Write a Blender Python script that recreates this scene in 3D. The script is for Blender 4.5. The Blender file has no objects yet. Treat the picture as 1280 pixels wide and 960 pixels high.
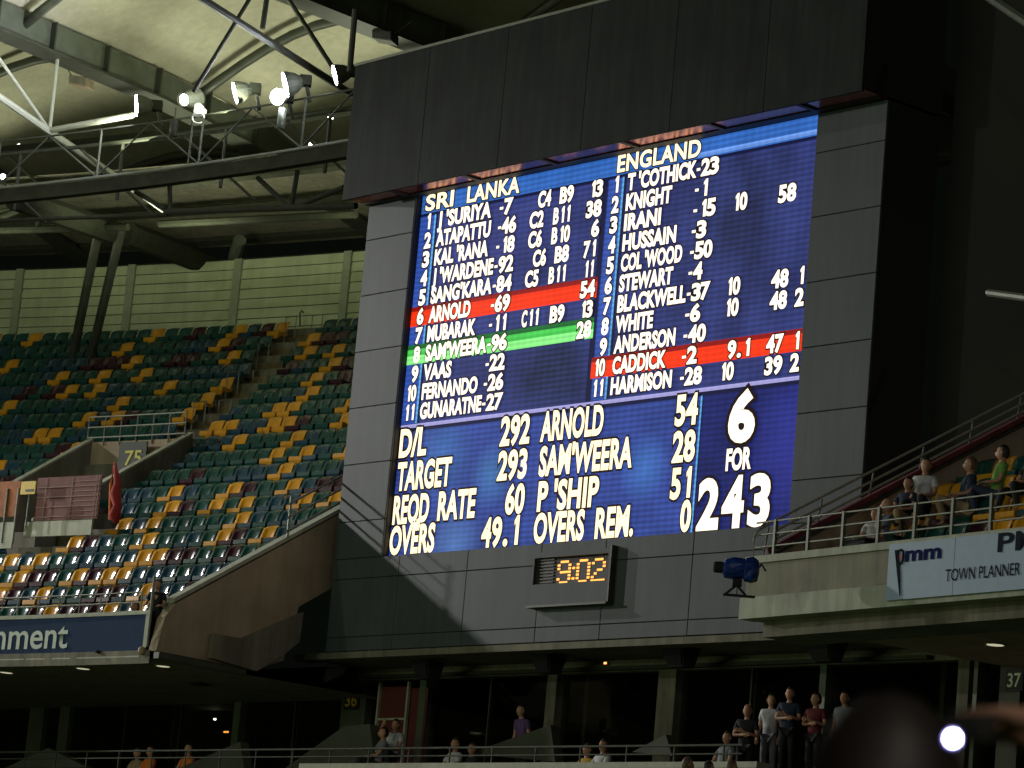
import bpy, bmesh, math, random
import numpy as np
from mathutils import Vector, Matrix
random.seed(7)
SC = bpy.context.scene
COL = SC.collection
rad = math.radians

# ------------------------------------------------------------------ camera
FPX, CX, CY = 4134.0, 640.0, 480.0
UPV = np.array([1877.0, 21070.0, -FPX]); UPV /= np.linalg.norm(UPV)
FW = np.array([0, 0, -1.0]); YA = FW - FW.dot(UPV) * UPV; YA /= np.linalg.norm(YA); XA = np.cross(YA, UPV)
MC = np.array([XA, YA, UPV])
cam = bpy.data.cameras.new("camera"); camo = bpy.data.objects.new("camera", cam); COL.objects.link(camo)
camo.matrix_world = Matrix([[*MC[0], 0], [*MC[1], 0], [*MC[2], 0], [0, 0, 0, 1]])
cam.sensor_width = 36; cam.lens = FPX / 1280 * 36; cam.clip_start = 0.05; cam.clip_end = 2000
cam.dof.use_dof = True; cam.dof.focus_distance = 72; cam.dof.aperture_fstop = cam.lens / 19.0
SC.camera = camo

# ------------------------------------------------------------------ world, exposure
w = bpy.data.worlds.new("World"); SC.world = w; w.use_nodes = True
bg = w.node_tree.nodes["Background"]; bg.inputs[0].default_value = (0.10, 0.13, 0.10, 1); bg.inputs[1].default_value = 0.02
SC.view_settings.view_transform = 'Standard'; SC.view_settings.look = 'None'
SC.view_settings.exposure = 0.0; SC.view_settings.gamma = 1.0

# ------------------------------------------------------------------ geometry of the place (metres, z measured from the eye)
C0 = np.array([7.019, 64.0, 0.0]); AB = rad(40.158)
UB = np.array([-math.sin(AB), math.cos(AB), 0]); NB = np.array([-math.cos(AB), -math.sin(AB), 0])
BC = np.array([-61.674, 24.761, 0.0]); RR = 73.219; TR, RI, SP = 1.00823, 0.6224, 0.5554; H0 = 8.446
ZV = np.array([0, 0, 1.0])
def ray(px, py): return MC @ np.array([px - CX, CY - py, -FPX])
def at_y(px, py, y): r = ray(px, py); return r * (y / r[1])
def at_plane(px, py, P, N): r = ray(px, py); return r * (np.dot(P, N) / np.dot(r, N))
def at_board(px, py, n=0): return at_plane(px, py, C0 + NB * n, NB)
def at_phi(px, py, phi):
    n = np.array([-math.sin(rad(phi)), math.cos(rad(phi)), 0]); return at_plane(px, py, BC, n)
def at_ring(px, py, ring):
    r = ray(px, py); a = r[0]**2 + r[1]**2; b = -2 * (r[0]*BC[0] + r[1]*BC[1]); c = BC[0]**2 + BC[1]**2 - ring**2
    t = (-b + math.sqrt(b*b - 4*a*c)) / (2*a); return r * t
def pol(ring, phi, z): return BC + np.array([ring*math.cos(rad(phi)), ring*math.sin(rad(phi)), z])
class Frame:
    def __init__(s, o, A, Cc): s.o, s.A, s.C = np.array(o, float), np.array(A, float), np.array(Cc, float)
    def __call__(s, a, z, c=0.0): return s.o + s.A*a + s.C*c + ZV*z
FB = Frame(C0 + UB*16.74, -UB, NB)                                    # scoreboard: a to the right, c towards the pitch
OR = np.array([math.cos(rad(33.5)), math.sin(rad(33.5)), 0]); TT = np.array([-OR[1], OR[0], 0])
PR = at_y(1115, 685, 54.2); ER = PR + TT*3.84; ER[2] = 0
FR = Frame(ER, -TT, OR)                                               # right tier: a to the right, c outwards (up the tier)

# ------------------------------------------------------------------ lights: the ground's floodlights, the pitch glow and added unseen fills
def lamp(name, kind, loc, energy, color=(1, 1, 1), size=0.5, target=None, spot=60, blend=0.3):
    l = bpy.data.lights.new(name, kind); l.energy = energy; l.color = color
    o = bpy.data.objects.new(name, l); COL.objects.link(o); o.location = loc
    if kind == 'AREA': l.shape = 'DISK'; l.size = size
    else: l.shadow_soft_size = size
    if kind == 'SPOT': l.spot_size = rad(spot); l.spot_blend = blend
    if target is not None: o.rotation_euler = (Vector(target) - Vector(loc)).to_track_quat('-Z', 'Y').to_euler()
    return o
bc = FB(2.0, 10.5)
LD = NB*1.0 + UB*1.75; LD /= np.linalg.norm(LD)
lamp("floodlight_left", 'SPOT', tuple(bc + LD*60 + ZV*10.2), 42000, (1, 0.97, 0.9), 0.5, tuple(bc), 46, .6)
for i, (x, y, z, e) in enumerate([(-75, -25, 30, 19000), (-20, -60, 32, 15000), (40, -40, 32, 9000), (-100, 25, 28, 22000)]):
    lamp("floodlight_bank", 'SPOT', (x, y, z), e, (1, 0.97, 0.88), 0.9, (-8, 75, 12), 60, .4)
# glow of the lit pitch thrown up under the roof
lamp("pitch_glow", 'AREA', (-45, 42, -1.5), 6500, (0.80, 1.0, 0.55), 40, (-25, 80, 24))
# unseen area lamps added to brighten the roof lining above the catwalk
for x, y, z, e in ((-11.2, 89.4, 23.6, 120), (-8.7, 84.7, 23.6, 220), (-17.5, 86.5, 23.6, 150), (-5.0, 92.2, 22.0, 380), (-11.0, 97.0, 22.0, 380), (-17.5, 101.0, 22.2, 200)):
    lamp("roof_fill", 'AREA', (x, y, z), e, (0.97, 1.0, 0.74), 2.2, (x-.6, y+2, z+9))
lamp("near_fill_spot", 'SPOT', (2.2, -1.0, 7.0), 420, (1, 0.93, 0.8), 0.15, (1.0, 4.2, -.1), 56, .4)  # unseen spot added to brighten the near spectators
# unseen spot added over the left tier to put glints on the lower seats
lamp("seat_glint_spot", 'SPOT', (-36, 97, 25), 24000, (1, 0.98, 0.95), 0.28, (-11, 80, 12.3), 40, .7)

# ------------------------------------------------------------------ materials
def mat(name, col, rough=.6, metal=0., var=.12, scale=6., bump=0., bscale=40., coat=0., emit=None, estr=0., spec=.5, detail=4, streak=0., piece=0.):
    m = bpy.data.materials.new(name); m.use_nodes = True; nt = m.node_tree; b = nt.nodes["Principled BSDF"]
    b.inputs['Roughness'].default_value = rough; b.inputs['Metallic'].default_value = metal
    b.inputs['Specular IOR Level'].default_value = spec
    b.inputs['Coat Weight'].default_value = coat
    b.inputs['Coat Roughness'].default_value = .15
    g = nt.nodes.new('ShaderNodeNewGeometry')
    n = nt.nodes.new('ShaderNodeTexNoise'); n.inputs['Scale'].default_value = scale; n.inputs['Detail'].default_value = detail
    nt.links.new(g.outputs['Position'], n.inputs['Vector'])
    r = nt.nodes.new('ShaderNodeValToRGB'); cr = r.color_ramp
    cr.elements[0].position = .3; cr.elements[1].position = .7
    cr.elements[0].color = (*[c*(1-var) for c in col], 1); cr.elements[1].color = (*[min(1, c*(1+var)) for c in col], 1)
    nt.links.new(n.outputs['Fac'], r.inputs['Fac']); last = r.outputs['Color']
    def mul(fac):
        nonlocal last
        v = nt.nodes.new('ShaderNodeVectorMath'); v.operation = 'SCALE'; nt.links.new(last, v.inputs[0]); nt.links.new(fac, v.inputs['Scale']); last = v.outputs[0]
    if streak:
        mp = nt.nodes.new('ShaderNodeMapping'); mp.inputs['Scale'].default_value = (2.6, 2.6, .22); nt.links.new(g.outputs['Position'], mp.inputs[0])
        n3 = nt.nodes.new('ShaderNodeTexNoise'); n3.inputs['Scale'].default_value = 1.6; n3.inputs['Detail'].default_value = 6; n3.inputs['Roughness'].default_value = .65; nt.links.new(mp.outputs[0], n3.inputs['Vector'])
        mr = nt.nodes.new('ShaderNodeMapRange'); mr.inputs[1].default_value = .35; mr.inputs[2].default_value = .68; mr.inputs[3].default_value = 1-streak; mr.inputs[4].default_value = 1+streak*.6
        nt.links.new(n3.outputs['Fac'], mr.inputs[0]); mul(mr.outputs[0])
    if piece:
        oi = nt.nodes.new('ShaderNodeObjectInfo'); mr = nt.nodes.new('ShaderNodeMapRange'); mr.inputs[3].default_value = 1-piece; mr.inputs[4].default_value = 1+piece
        nt.links.new(oi.outputs['Random'], mr.inputs[0]); mul(mr.outputs[0])
    nt.links.new(last, b.inputs['Base Color'])
    if bump:
        n2 = nt.nodes.new('ShaderNodeTexNoise'); n2.inputs['Scale'].default_value = bscale; nt.links.new(g.outputs['Position'], n2.inputs['Vector'])
        bp = nt.nodes.new('ShaderNodeBump'); bp.inputs['Strength'].default_value = bump; bp.inputs['Distance'].default_value = .02
        nt.links.new(n2.outputs['Fac'], bp.inputs['Height']); nt.links.new(bp.outputs['Normal'], b.inputs['Normal'])
    if emit:
        b.inputs['Emission Color'].default_value = (*emit, 1); b.inputs['Emission Strength'].default_value = estr
    return m
M = {}
M['clad'] = mat('grey_cladding', (.058, .069, .076), .6, .0, .13, .6, .1, 8, spec=.3, streak=.16, piece=.07)
M['hood'] = mat('dark_hood_panels', (.019, .023, .022), .75, .0, .22, .9, .1, 6, spec=.15, streak=.3, piece=.06)
M['cap'] = mat('pale_capping', (.20, .21, .17), .5)
M['black'] = mat('black_frame', (.006, .006, .008), .6)
M['void'] = mat('dark_service_wall', (.018, .018, .014), .8, var=.3, scale=.4)
M['soffit_gloss'] = mat('soffit_sheet', (.32, .050, .035), .24, .9, .2, 3)  # red tint puts the screen's reddish reflection into the sheet colour
M['conc_low'] = mat('shaded_concourse_concrete', (.055, .06, .04), .85, var=.25, scale=1.1)  # concrete darkened to carry the shade under the tier overhang
M['cat'] = mat('catwalk_tube_paint', (.05, .056, .038), .6, var=.2, spec=.2)
M['tie'] = mat('tie_member_paint', (.022, .025, .015), .8, var=.2, spec=.1)
M['beam_dark'] = mat('catwalk_beam_paint', (.028, .031, .019), .8, var=.3, scale=2, spec=.1)
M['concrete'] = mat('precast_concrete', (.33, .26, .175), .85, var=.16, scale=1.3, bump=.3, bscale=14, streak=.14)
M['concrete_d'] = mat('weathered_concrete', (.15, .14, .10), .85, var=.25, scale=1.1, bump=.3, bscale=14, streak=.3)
M['ledge'] = mat('painted_ledge', (.34, .36, .27), .7, var=.12, scale=2, streak=.25)
M['rail_l'] = mat('lit_handrail', (.34, .34, .28), .5, .2, .1, 8)  # lightened so the colour carries the light falling on the raked rail
M['fasc'] = mat('painted_fascia', (.20, .19, .13), .75, var=.15, scale=1.5, streak=.3)
M['steel'] = mat('grey_green_steel', (.10, .115, .085), .45, .2, .15, 3)
M['steel_d'] = mat('dark_roof_steel', (.045, .05, .035), .5, .2, .2, 3)
M['tube'] = mat('pale_tube', (.42, .44, .36), .4, .1, .08, 3)
M['galv'] = mat('galvanised_rail', (.16, .17, .13), .5, .4, .1, 8)
M['wallp'] = mat('green_cream_cladding', (.29, .33, .185), .7, 0, .12, .9, .15, 20, streak=.12, piece=.05)
M['roof'] = mat('roof_lining', (.37, .36, .26), .8, 0, .22, .22, .1, 3, detail=6, streak=.12)
M['glass'] = None
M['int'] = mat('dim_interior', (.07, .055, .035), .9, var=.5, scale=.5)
M['red'] = mat('dark_red_panel', (.10, .015, .012), .8)
M['speaker'] = mat('black_speaker_cloth', (.008, .008, .008), .8)
M['cream_box'] = mat('cream_speaker_case', (.30, .23, .15), .6)
M['pilp'] = mat('pilaster_paint', (.18, .21, .13), .7)
M['step'] = mat('aisle_step_paint', (.12, .095, .04), .8, var=.35, scale=2)
M['s_green'] = mat('green_seat_plastic', (.010, .052, .042), .15, var=.15, coat=.6)
M['s_teal'] = mat('teal_seat_plastic', (.013, .045, .066), .15, var=.15, coat=.6)
M['s_maroon'] = mat('maroon_seat_plastic', (.034, .010, .016), .15, var=.15, coat=.6)
M['s_yellow'] = mat('yellow_seat_plastic', (.50, .235, .014), .18, var=.12, coat=.5)
M['bracket'] = mat('seat_bracket_steel', (.05, .05, .045), .5, .5)
M['lens'] = mat('floodlight_lens', (.8, .8, .8), .3, emit=(.84, .86, 1.0), estr=180)
M['lens_hot'] = mat('floodlight_lens_hot', (.8, .8, .8), .3, emit=(.84, .86, 1.0), estr=700)
M['lens2'] = mat('small_lamp_lens', (.8, .8, .8), .3, emit=(1, .95, .85), estr=14)
M['down'] = mat('downlight_lens', (.8, .8, .7), .3, emit=(1, .92, .65), estr=.5)
M['skin'] = mat('skin', (.40, .21, .13), .6, var=.06)
M['eye'] = mat('eye_dark', (.02, .015, .012), .4)
M['hair'] = mat('dark_hair', (.018, .012, .009), .55, var=.3, scale=60)
M['hair2'] = mat('brown_hair', (.09, .05, .025), .55, var=.3, scale=60)
for k, c in dict(black=(.010, .011, .013), navy=(.012, .022, .05), white=(.5, .51, .52), maroon=(.12, .012, .02), grey=(.17, .18, .20), green=(.16, .33, .07), blue=(.16, .20, .30),
                 purple=(.10, .05, .16), yellow=(.45, .30, .03), orange=(.55, .16, .02), red=(.26, .014, .010), tan=(.28, .20, .11), jean=(.03, .045, .09)).items():
    M['c_'+k] = mat(k + '_cloth', c, .85, var=.15, scale=12)
def emis(name, col, s=1.0, stripes=0.0, clouds=0.0, spots=(), plast=.004):
    m = bpy.data.materials.new(name); m.use_nodes = True; nt = m.node_tree; b = nt.nodes["Principled BSDF"]
    b.inputs['Base Color'].default_value = (plast, plast, plast, 1); b.inputs['Roughness'].default_value = .6
    b.inputs['Emission Strength'].default_value = s; b.inputs['Specular IOR Level'].default_value = .05
    last = None
    rgb = nt.nodes.new('ShaderNodeRGB'); rgb.outputs[0].default_value = (*col, 1); last = rgb.outputs[0]
    tc = nt.nodes.new('ShaderNodeUVMap')
    def mult(fac):
        nonlocal last
        mx = nt.nodes.new('ShaderNodeVectorMath'); mx.operation = 'SCALE'; nt.links.new(last, mx.inputs[0]); nt.links.new(fac, mx.inputs['Scale']); last = mx.outputs[0]
    def mapr(out, a, b2, lo, hi):
        r = nt.nodes.new('ShaderNodeMapRange'); r.inputs[1].default_value = a; r.inputs[2].default_value = b2; r.inputs[3].default_value = lo; r.inputs[4].default_value = hi
        nt.links.new(out, r.inputs[0]); return r.outputs[0]
    if stripes:
        for dirn, sc_, amp in (('Y', 16.0, stripes), ('X', 9.0, stripes*.35)):
            wv = nt.nodes.new('ShaderNodeTexWave'); wv.bands_direction = dirn; wv.inputs['Scale'].default_value = sc_/math.pi*.5; nt.links.new(tc.outputs[0], wv.inputs[0])
            wv.inputs['Distortion'].default_value = .15
            mult(mapr(wv.outputs['Fac'], 0, 1, 1-amp, 1+amp*.7))
    if clouds:
        nz = nt.nodes.new('ShaderNodeTexNoise'); nz.inputs['Scale'].default_value = .8; nz.inputs['Detail'].default_value = 5; nt.links.new(tc.outputs[0], nz.inputs['Vector'])
        mult(mapr(nz.outputs['Fac'], .3, .7, 1-clouds, 1+clouds))
    for (sx, sy, rad_, add) in spots:
        d = nt.nodes.new('ShaderNodeVectorMath'); d.operation = 'DISTANCE'; nt.links.new(tc.outputs[0], d.inputs[0]); d.inputs[1].default_value = (sx, sy, 0)
        f = mapr(d.outputs['Value'], 0, rad_, 1, 0)
        v = nt.nodes.new('ShaderNodeVectorMath'); v.operation = 'SCALE'; v.inputs[0].default_value = add; nt.links.new(f, v.inputs['Scale'])
        a = nt.nodes.new('ShaderNodeVectorMath'); a.operation = 'ADD'; nt.links.new(last, a.inputs[0]); nt.links.new(v.outputs[0], a.inputs[1]); last = a.outputs[0]
    nt.links.new(last, b.inputs['Emission Color'])
    return m
g = bpy.data.materials.new('tinted_glass'); g.use_nodes = True; nt = g.node_tree
for n_ in list(nt.nodes): nt.nodes.remove(n_)
o_ = nt.nodes.new('ShaderNodeOutputMaterial'); mx = nt.nodes.new('ShaderNodeMixShader'); t_ = nt.nodes.new('ShaderNodeBsdfTransparent'); gl = nt.nodes.new('ShaderNodeBsdfGlossy')
t_.inputs[0].default_value = (.72, .78, .68, 1); gl.inputs['Roughness'].default_value = .04; gl.inputs[0].default_value = (.8, .85, .75, 1); mx.inputs[0].default_value = .07
nt.links.new(t_.outputs[0], mx.inputs[1]); nt.links.new(gl.outputs[0], mx.inputs[2]); nt.links.new(mx.outputs[0], o_.inputs[0])
M['glass'] = g

# ------------------------------------------------------------------ mesh helpers
class MB:
    def __init__(s): s.v = []; s.f = []; s.mi = []; s.uv = None
    def poly(s, pts, m=0):
        i = len(s.v); s.v += [tuple(p) for p in pts]; s.f.append(tuple(range(i, i+len(pts)))); s.mi.append(m); return s
    def hexa(s, p, m=0):                       # p: 8 points, bottom ring then top ring
        i = len(s.v); s.v += [tuple(q) for q in p]
        for f in ((3, 2, 1, 0), (4, 5, 6, 7), (0, 1, 5, 4), (1, 2, 6, 5), (2, 3, 7, 6), (3, 0, 4, 7)): s.f.append(tuple(i+k for k in f)); s.mi.append(m)
        return s
    def box(s, F, a0, a1, z0, z1, c0, c1, m=0):
        return s.hexa([F(a0, z0, c0), F(a1, z0, c0), F(a1, z0, c1), F(a0, z0, c1), F(a0, z1, c0), F(a1, z1, c0), F(a1, z1, c1), F(a0, z1, c1)], m)
    def prism(s, pts, d, m=0):                 # polygon extruded along vector d
        d = np.array(d); n = len(pts); i = len(s.v); s.v += [tuple(p) for p in pts] + [tuple(np.array(p)+d) for p in pts]
        s.f.append(tuple(range(i, i+n))); s.f.append(tuple(range(i+2*n-1, i+n-1, -1))); s.mi += [m, m]
        for k in range(n): s.f.append((i+k, i+n+k, i+n+(k+1) % n, i+(k+1) % n)); s.mi.append(m)
        return s
    def tube(s, pts, r, n=8, m=0, cap=True):
        P = [Vector(tuple(p)) for p in pts]; i0 = len(s.v); rs = r if isinstance(r, (list, tuple)) else [r]*len(P)
        for k, p in enumerate(P):
            d = (P[min(k+1, len(P)-1)] - P[max(k-1, 0)]).normalized()
            a = d.cross(Vector((0, 0, 1)));
            if a.length < 1e-3: a = d.cross(Vector((1, 0, 0)))
            a.normalize(); b = d.cross(a)
            for j in range(n):
                t = 2*math.pi*j/n + math.pi/n; q = p + (a*math.cos(t) + b*math.sin(t))*rs[k]; s.v.append(tuple(q))
        for k in range(len(P)-1):
            for j in range(n): s.f.append((i0+k*n+j, i0+k*n+(j+1) % n, i0+(k+1)*n+(j+1) % n, i0+(k+1)*n+j)); s.mi.append(m)
        if cap:
            s.f.append(tuple(i0+j for j in range(n))[::-1]); s.mi.append(m); e = i0+(len(P)-1)*n; s.f.append(tuple(e+j for j in range(n))); s.mi.append(m)
        return s
    def mesh(s, name):
        me = bpy.data.meshes.new(name); me.from_pydata(s.v, [], s.f); me.update()
        if any(s.mi): me.polygons.foreach_set('material_index', s.mi)
        return me
    def build(s, name, mats, parent=None, smooth=False, bevel=0.0):
        me = s.mesh(name)
        bm = bmesh.new(); bm.from_mesh(me)
        if bevel:
            bmesh.ops.bevel(bm, geom=[e for e in bm.edges if len(e.link_faces) == 2 and e.calc_face_angle(0) > .5], offset=bevel, segments=1, affect='EDGES')
        bmesh.ops.recalc_face_normals(bm, faces=bm.faces); bm.to_mesh(me); bm.free()
        return link(name, me, mats, parent, smooth)
def link(name, me, mats, parent=None, smooth=False):
    if not isinstance(mats, (list, tuple)): mats = [mats]
    if not me.materials:
        for m in mats: me.materials.append(m)
    if smooth: me.polygons.foreach_set('use_smooth', [True]*len(me.polygons))
    o = bpy.data.objects.new(name, me); COL.objects.link(o)
    if parent: o.parent = parent; o.matrix_parent_inverse = parent_inv(parent)
    return o
_loc = {}
def parent_inv(p):
    return _loc.get(p.name, Matrix.Identity(4))
def tag(o, label=None, cat=None, group=None, kind=None):
    if label: o['label'] = label
    if cat: o['category'] = cat
    if group: o['group'] = group
    if kind: o['kind'] = kind
    return o
def thing(name, label, cat, loc=(0, 0, 0), group=None, rz=0):
    o = bpy.data.objects.new(name, None); COL.objects.link(o); o.empty_display_size = .2
    o.location = tuple(loc); o.rotation_euler = (0, 0, rz)
    _loc[o.name] = (Matrix.Translation(Vector(tuple(loc))) @ Matrix.Rotation(rz, 4, 'Z')).inverted()
    return tag(o, label, cat, group)
def local(name, label, cat, loc, rz=0, group=None):          # parts are given in the thing's own coordinates
    o = thing(name, label, cat, loc, group, rz); _loc[o.name] = Matrix.Identity(4); return o
LETTER = {}
def text_mesh(txt, place, a0, a1, z0, h, bold=.03, depth=0., spacing=1.0):
    cu = bpy.data.curves.new('t', 'FONT'); cu.body = txt; cu.size = 1; cu.offset = 0; cu.resolution_u = 4; cu.space_character = spacing
    ob = bpy.data.objects.new('t', cu); COL.objects.link(ob)
    me = bpy.data.meshes.new_from_object(ob); n = len(me.vertices); base = np.zeros(n*3); me.vertices.foreach_get('co', base); base = base.reshape(-1, 3)
    x0, x1 = base[:, 0].min(), base[:, 0].max(); bpy.data.meshes.remove(me)
    sz = h / .70; sx = (a1-a0) / (x1-x0)
    cu.offset = bold; me = bpy.data.meshes.new_from_object(ob); n = len(me.vertices); co = np.zeros(n*3); me.vertices.foreach_get('co', co); co = co.reshape(-1, 3)
    out = np.array([place(a0 + (c[0]-x0)*sx, z0 + c[1]*sz) for c in co]); me.vertices.foreach_set('co', out.ravel()); me.update()
    bpy.data.objects.remove(ob); bpy.data.curves.remove(cu); me.materials.clear()
    return me
def lettering(txt, F, a0, a1, z0, h, c, m, parent, bold=.02, spacing=1.0):
    return link('lettering', text_mesh(txt, lambda a, z: F(a, z, c), a0, a1, z0, h, bold, spacing=spacing), m, parent)

# ================================================================== SETTING
gr = MB(); N_ = 64
gr.poly([(400*math.cos(2*math.pi*k/N_), 400*math.sin(2*math.pi*k/N_), -3.0) for k in range(N_)])
tag(gr.build('ground', mat('mown_grass', (.05, .11, .02), .9, var=.3, scale=.5)), 'mown green playing field below the stands', 'field', kind='structure')
# the night sky itself is the world; no dome needed

# ================================================================== SCOREBOARD
sb = thing('scoreboard', 'giant grey clad stadium scoreboard with lit cricket score screen under a dark hood', 'scoreboard')
seam_a = [0, 2.44, 4.87, 7.35, 9.42, 12.1, 14.54, 16.74]
seam_z = [8.28, 8.61, 9.97, 11.33, 12.70, 14.06, 15.42, 16.79, 18.15, 19.0]
def panel(a0, a1, z0, z1):
    g_ = .0065; mb = MB(); mb.box(FB, a0+g_, a1-g_, z0+g_, z1-g_, -.06, 0.0); mb.build('panel', M['clad'], sb, bevel=.008)
for i in range(7):
    a0, a1 = seam_a[i], seam_a[i+1]
    panel(a0, a1, 8.28, 8.61); panel(a0, a1, 8.61, 9.97)
    panel(a0, a1, 9.97, 10.45)
zs = [10.45] + seam_z[3:]
for z0, z1 in zip(zs[:-1], zs[1:]):
    panel(0, 1.76, z0, z1); panel(14.79, 16.74, z0, z1)
MB().box(FB, .02, 16.72, 8.285, 10.44, -1.6, -.065).box(FB, .02, 1.755, 10.44, 19, -1.6, -.065).box(FB, 14.80, 16.72, 10.44, 19, -1.6, -.065).box(FB, 1.7, 14.85, 10.44, 19.2, -1.6, -.45).build('body', M['void'], sb)
MB().box(FB, 1.70, 1.758, 10.40, 19.05, -.44, -.07).box(FB, 1.758, 14.792, 10.40, 10.448, -.44, -.07).build('screen_frame', M['black'], sb)
# hood
hz0, hz1 = 18.95, 22.28
hs = [-.03, 2.8, 5.6, 8.4, 11.2, 14.0, 16.77]
for i in range(6):
    MB().box(FB, hs[i]+.006, hs[i+1]-.006, hz0+.02, hz1, .74, .8).build('hood_panel', M['hood'], sb, bevel=.004)
MB().box(FB, 0, 16.73, 19.06, hz1-.01, -1.6, .735).build('hood_body', M['void'], sb)
MB().box(FB, -.04, 16.78, hz1+.002, hz1+.07, -1.6, .83).build('hood_cap', M['cap'], sb)
MB().box(FB, .01, 16.72, 19.025, 19.055, .0, .73).build('hood_soffit', M['soffit_gloss'], sb)
MB().box(FB, .02, 16.7, 19.0, 19.022, -.02, .20).build('soffit_inner_beam', M['black'], sb)
for k in range(6):
    a_ = 1.6 + k*2.65
    MB().box(FB, a_, a_+.12, 18.985, 19.022, .205, .72).build('soffit_rib', M['black'], sb)
# screen: everything on it is a child of the screen
FS = Frame(FB(-.223, .055, -.22), -UB, NB)
scr = link('screen', MB().box(FS, 1.80, 15.05, 10.3, 19.1, -.15, 0).mesh('screen'), emis('screen_black', (.004, .004, .012), 1), sb)
EM_DEEP = emis('led_deep_blue', (.030, .042, .175), 1.0, .22, .34, [(7.2, 14.3, 1.5, (-.018, -.02, -.11)), (12.5, 17, 3.0, (-.004, -.006, -.05)), (4, 17.5, 2.5, (.01, .01, .05))])
EM_MID = emis('led_mid_blue', (.033, .064, .295), 1.0, .26, .30, [(3.6, 12.7, 1.1, (.015, .08, .14)), (5.4, 12.1, .8, (.02, .10, .12)), (4.3, 10.6, 1.0, (.05, .12, .20)), (10.4, 11.9, .8, (.02, .10, .22))])
EM_NAVY = emis('led_navy', (.012, .018, .13), 1.0, .25, .3, [(14.9, 12, 1.6, (.02, .02, .16))])
EM_BAND = emis('led_header_blue', (.035, .14, .50), 1.0, .2, .2)
EM_BANDL = emis('led_header_light', (.16, .34, .85), 1.0, .2, .1)
EM_NUM = emis('led_column_blue', (.035, .09, .42), 1.0, .2, .2)
EM_EDGE = emis('led_cyan_edge', (.12, .42, .80), 1.0, .2, .2)
EM_RED = emis('led_red', (1.0, .042, .006), 1.0, .12, .1)
EM_REDD = emis('led_dark_red', (.30, .008, .006), 1.0, .12, .1)
EM_GRN = emis('led_green', (.07, .62, .09), 1.0, .15, .15)
EM_GRNL = emis('led_pale_green', (.28, .95, .26), 1.0, .15, .15)
EM_GRND = emis('led_dark_green', (.012, .14, .03), 1.0, .15, .1)
EM_SEP = emis('led_lavender', (.42, .40, .78), 1.0, .12, .05)
EM_SHADE = emis('led_unlit', (.006, .008, .045), 1.0)
EM_WHITE = emis('led_white', (2.3, 2.0, 1.55), 1.0, .25)
EM_WHITE2 = emis('led_warm_white', (2.4, 1.95, 1.15), 1.0, .25)
EM_OUT = emis('led_letter_outline', (.010, .003, .003), 1.0)
def sq(name, a0, a1, z0, z1, c, m):
    me = MB().poly([FS(a0, z0, c), FS(a1, z0, c), FS(a1, z1, c), FS(a0, z1, c)]).mesh(name)
    uv = me.uv_layers.new(name='UVMap')
    for li, (u_, v_) in zip(range(4), [(a0, z0), (a1, z0), (a1, z1), (a0, z1)]): uv.data[li].uv = (u_, v_)
    return link(name, me, m, scr)
L0, L1 = 1.93, 15.02
sq('score_background', L0, 8.42, 13.50, 18.56, .004, EM_DEEP)
sq('score_background', 8.44, L1, 13.50, 18.56, .004, EM_DEEP)
sq('header_band', L0, L1, 18.56, 19.02, .004, EM_BAND)
sq('header_highlight', 11.3, L1, 18.60, 18.70, .007, EM_BANDL)
sq('header_shadow', L0, L1, 18.49, 18.565, .008, EM_SHADE)
sq('number_column', L0, 2.52, 13.52, 18.5, .008, EM_NUM)
sq('column_edge', 2.50, 2.56, 13.52, 18.5, .012, EM_EDGE)
sq('column_shadow', 2.56, 2.63, 13.52, 18.5, .012, EM_SHADE)
sq('number_column', 8.52, 8.98, 13.52, 18.5, .008, EM_NUM)
sq('column_shadow', 8.34, 8.50, 13.52, 18.5, .012, EM_SHADE)
sq('column_edge', 8.96, 9.02, 13.52, 18.5, .012, EM_EDGE)
sq('column_shadow', 9.02, 9.10, 13.52, 18.5, .012, EM_SHADE)
ROW = lambda k: 18.632 - .4565*k
def bar(a0, a1, k, mats):
    z = ROW(k) - .05
    sq('highlight_bar', a0, a1, z+.0, z+.20, .016, mats[0]); sq('highlight_bar', a0, a1, z+.20, z+.36, .016, mats[1]); sq('bar_shadow', a0, a1, z+.36, z+.47, .016, mats[2])
bar(L0, 8.42, 6, (EM_RED, EM_RED, EM_REDD)); bar(8.45, L1-.03, 10, (EM_RED, EM_RED, EM_REDD)); bar(L0, 8.42, 8, (EM_GRNL, EM_GRN, EM_GRND))
sq('divider_line', L0, L1-.02, 13.415, 13.50, .008, EM_SEP)
sq('divider_shadow', L0, L1, 13.33, 13.415, .008, EM_SHADE)
sq('totals_background', L0, 11.98, 10.32, 13.34, .004, EM_MID)
sq('totals_background', 12.04, L1, 10.32, 13.34, .004, EM_NAVY)
sq('divider_line', 11.98, 12.03, 10.32, 13.33, .012, EM_EDGE)
def one_glyph(a0, a1, z, h, c, g_):                      # a figure 1 with its flag, grown by g_
    w_ = (a1-a0); s_ = min(.30*h, .40*w_ if w_ > .1 else .08)*.62; x = a1 - s_*1.25
    P = [(x-g_, z-g_), (x+s_+g_, z-g_), (x+s_+g_, z+h+g_), (x+s_*.35-g_*.6, z+h+g_), (x-s_*.75-g_, z+h*.84), (x-s_*.62-g_, z+h*.70-g_), (x-g_, z+h*.79-g_)]
    return [FS(a, q, c) for a, q in P]
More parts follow.
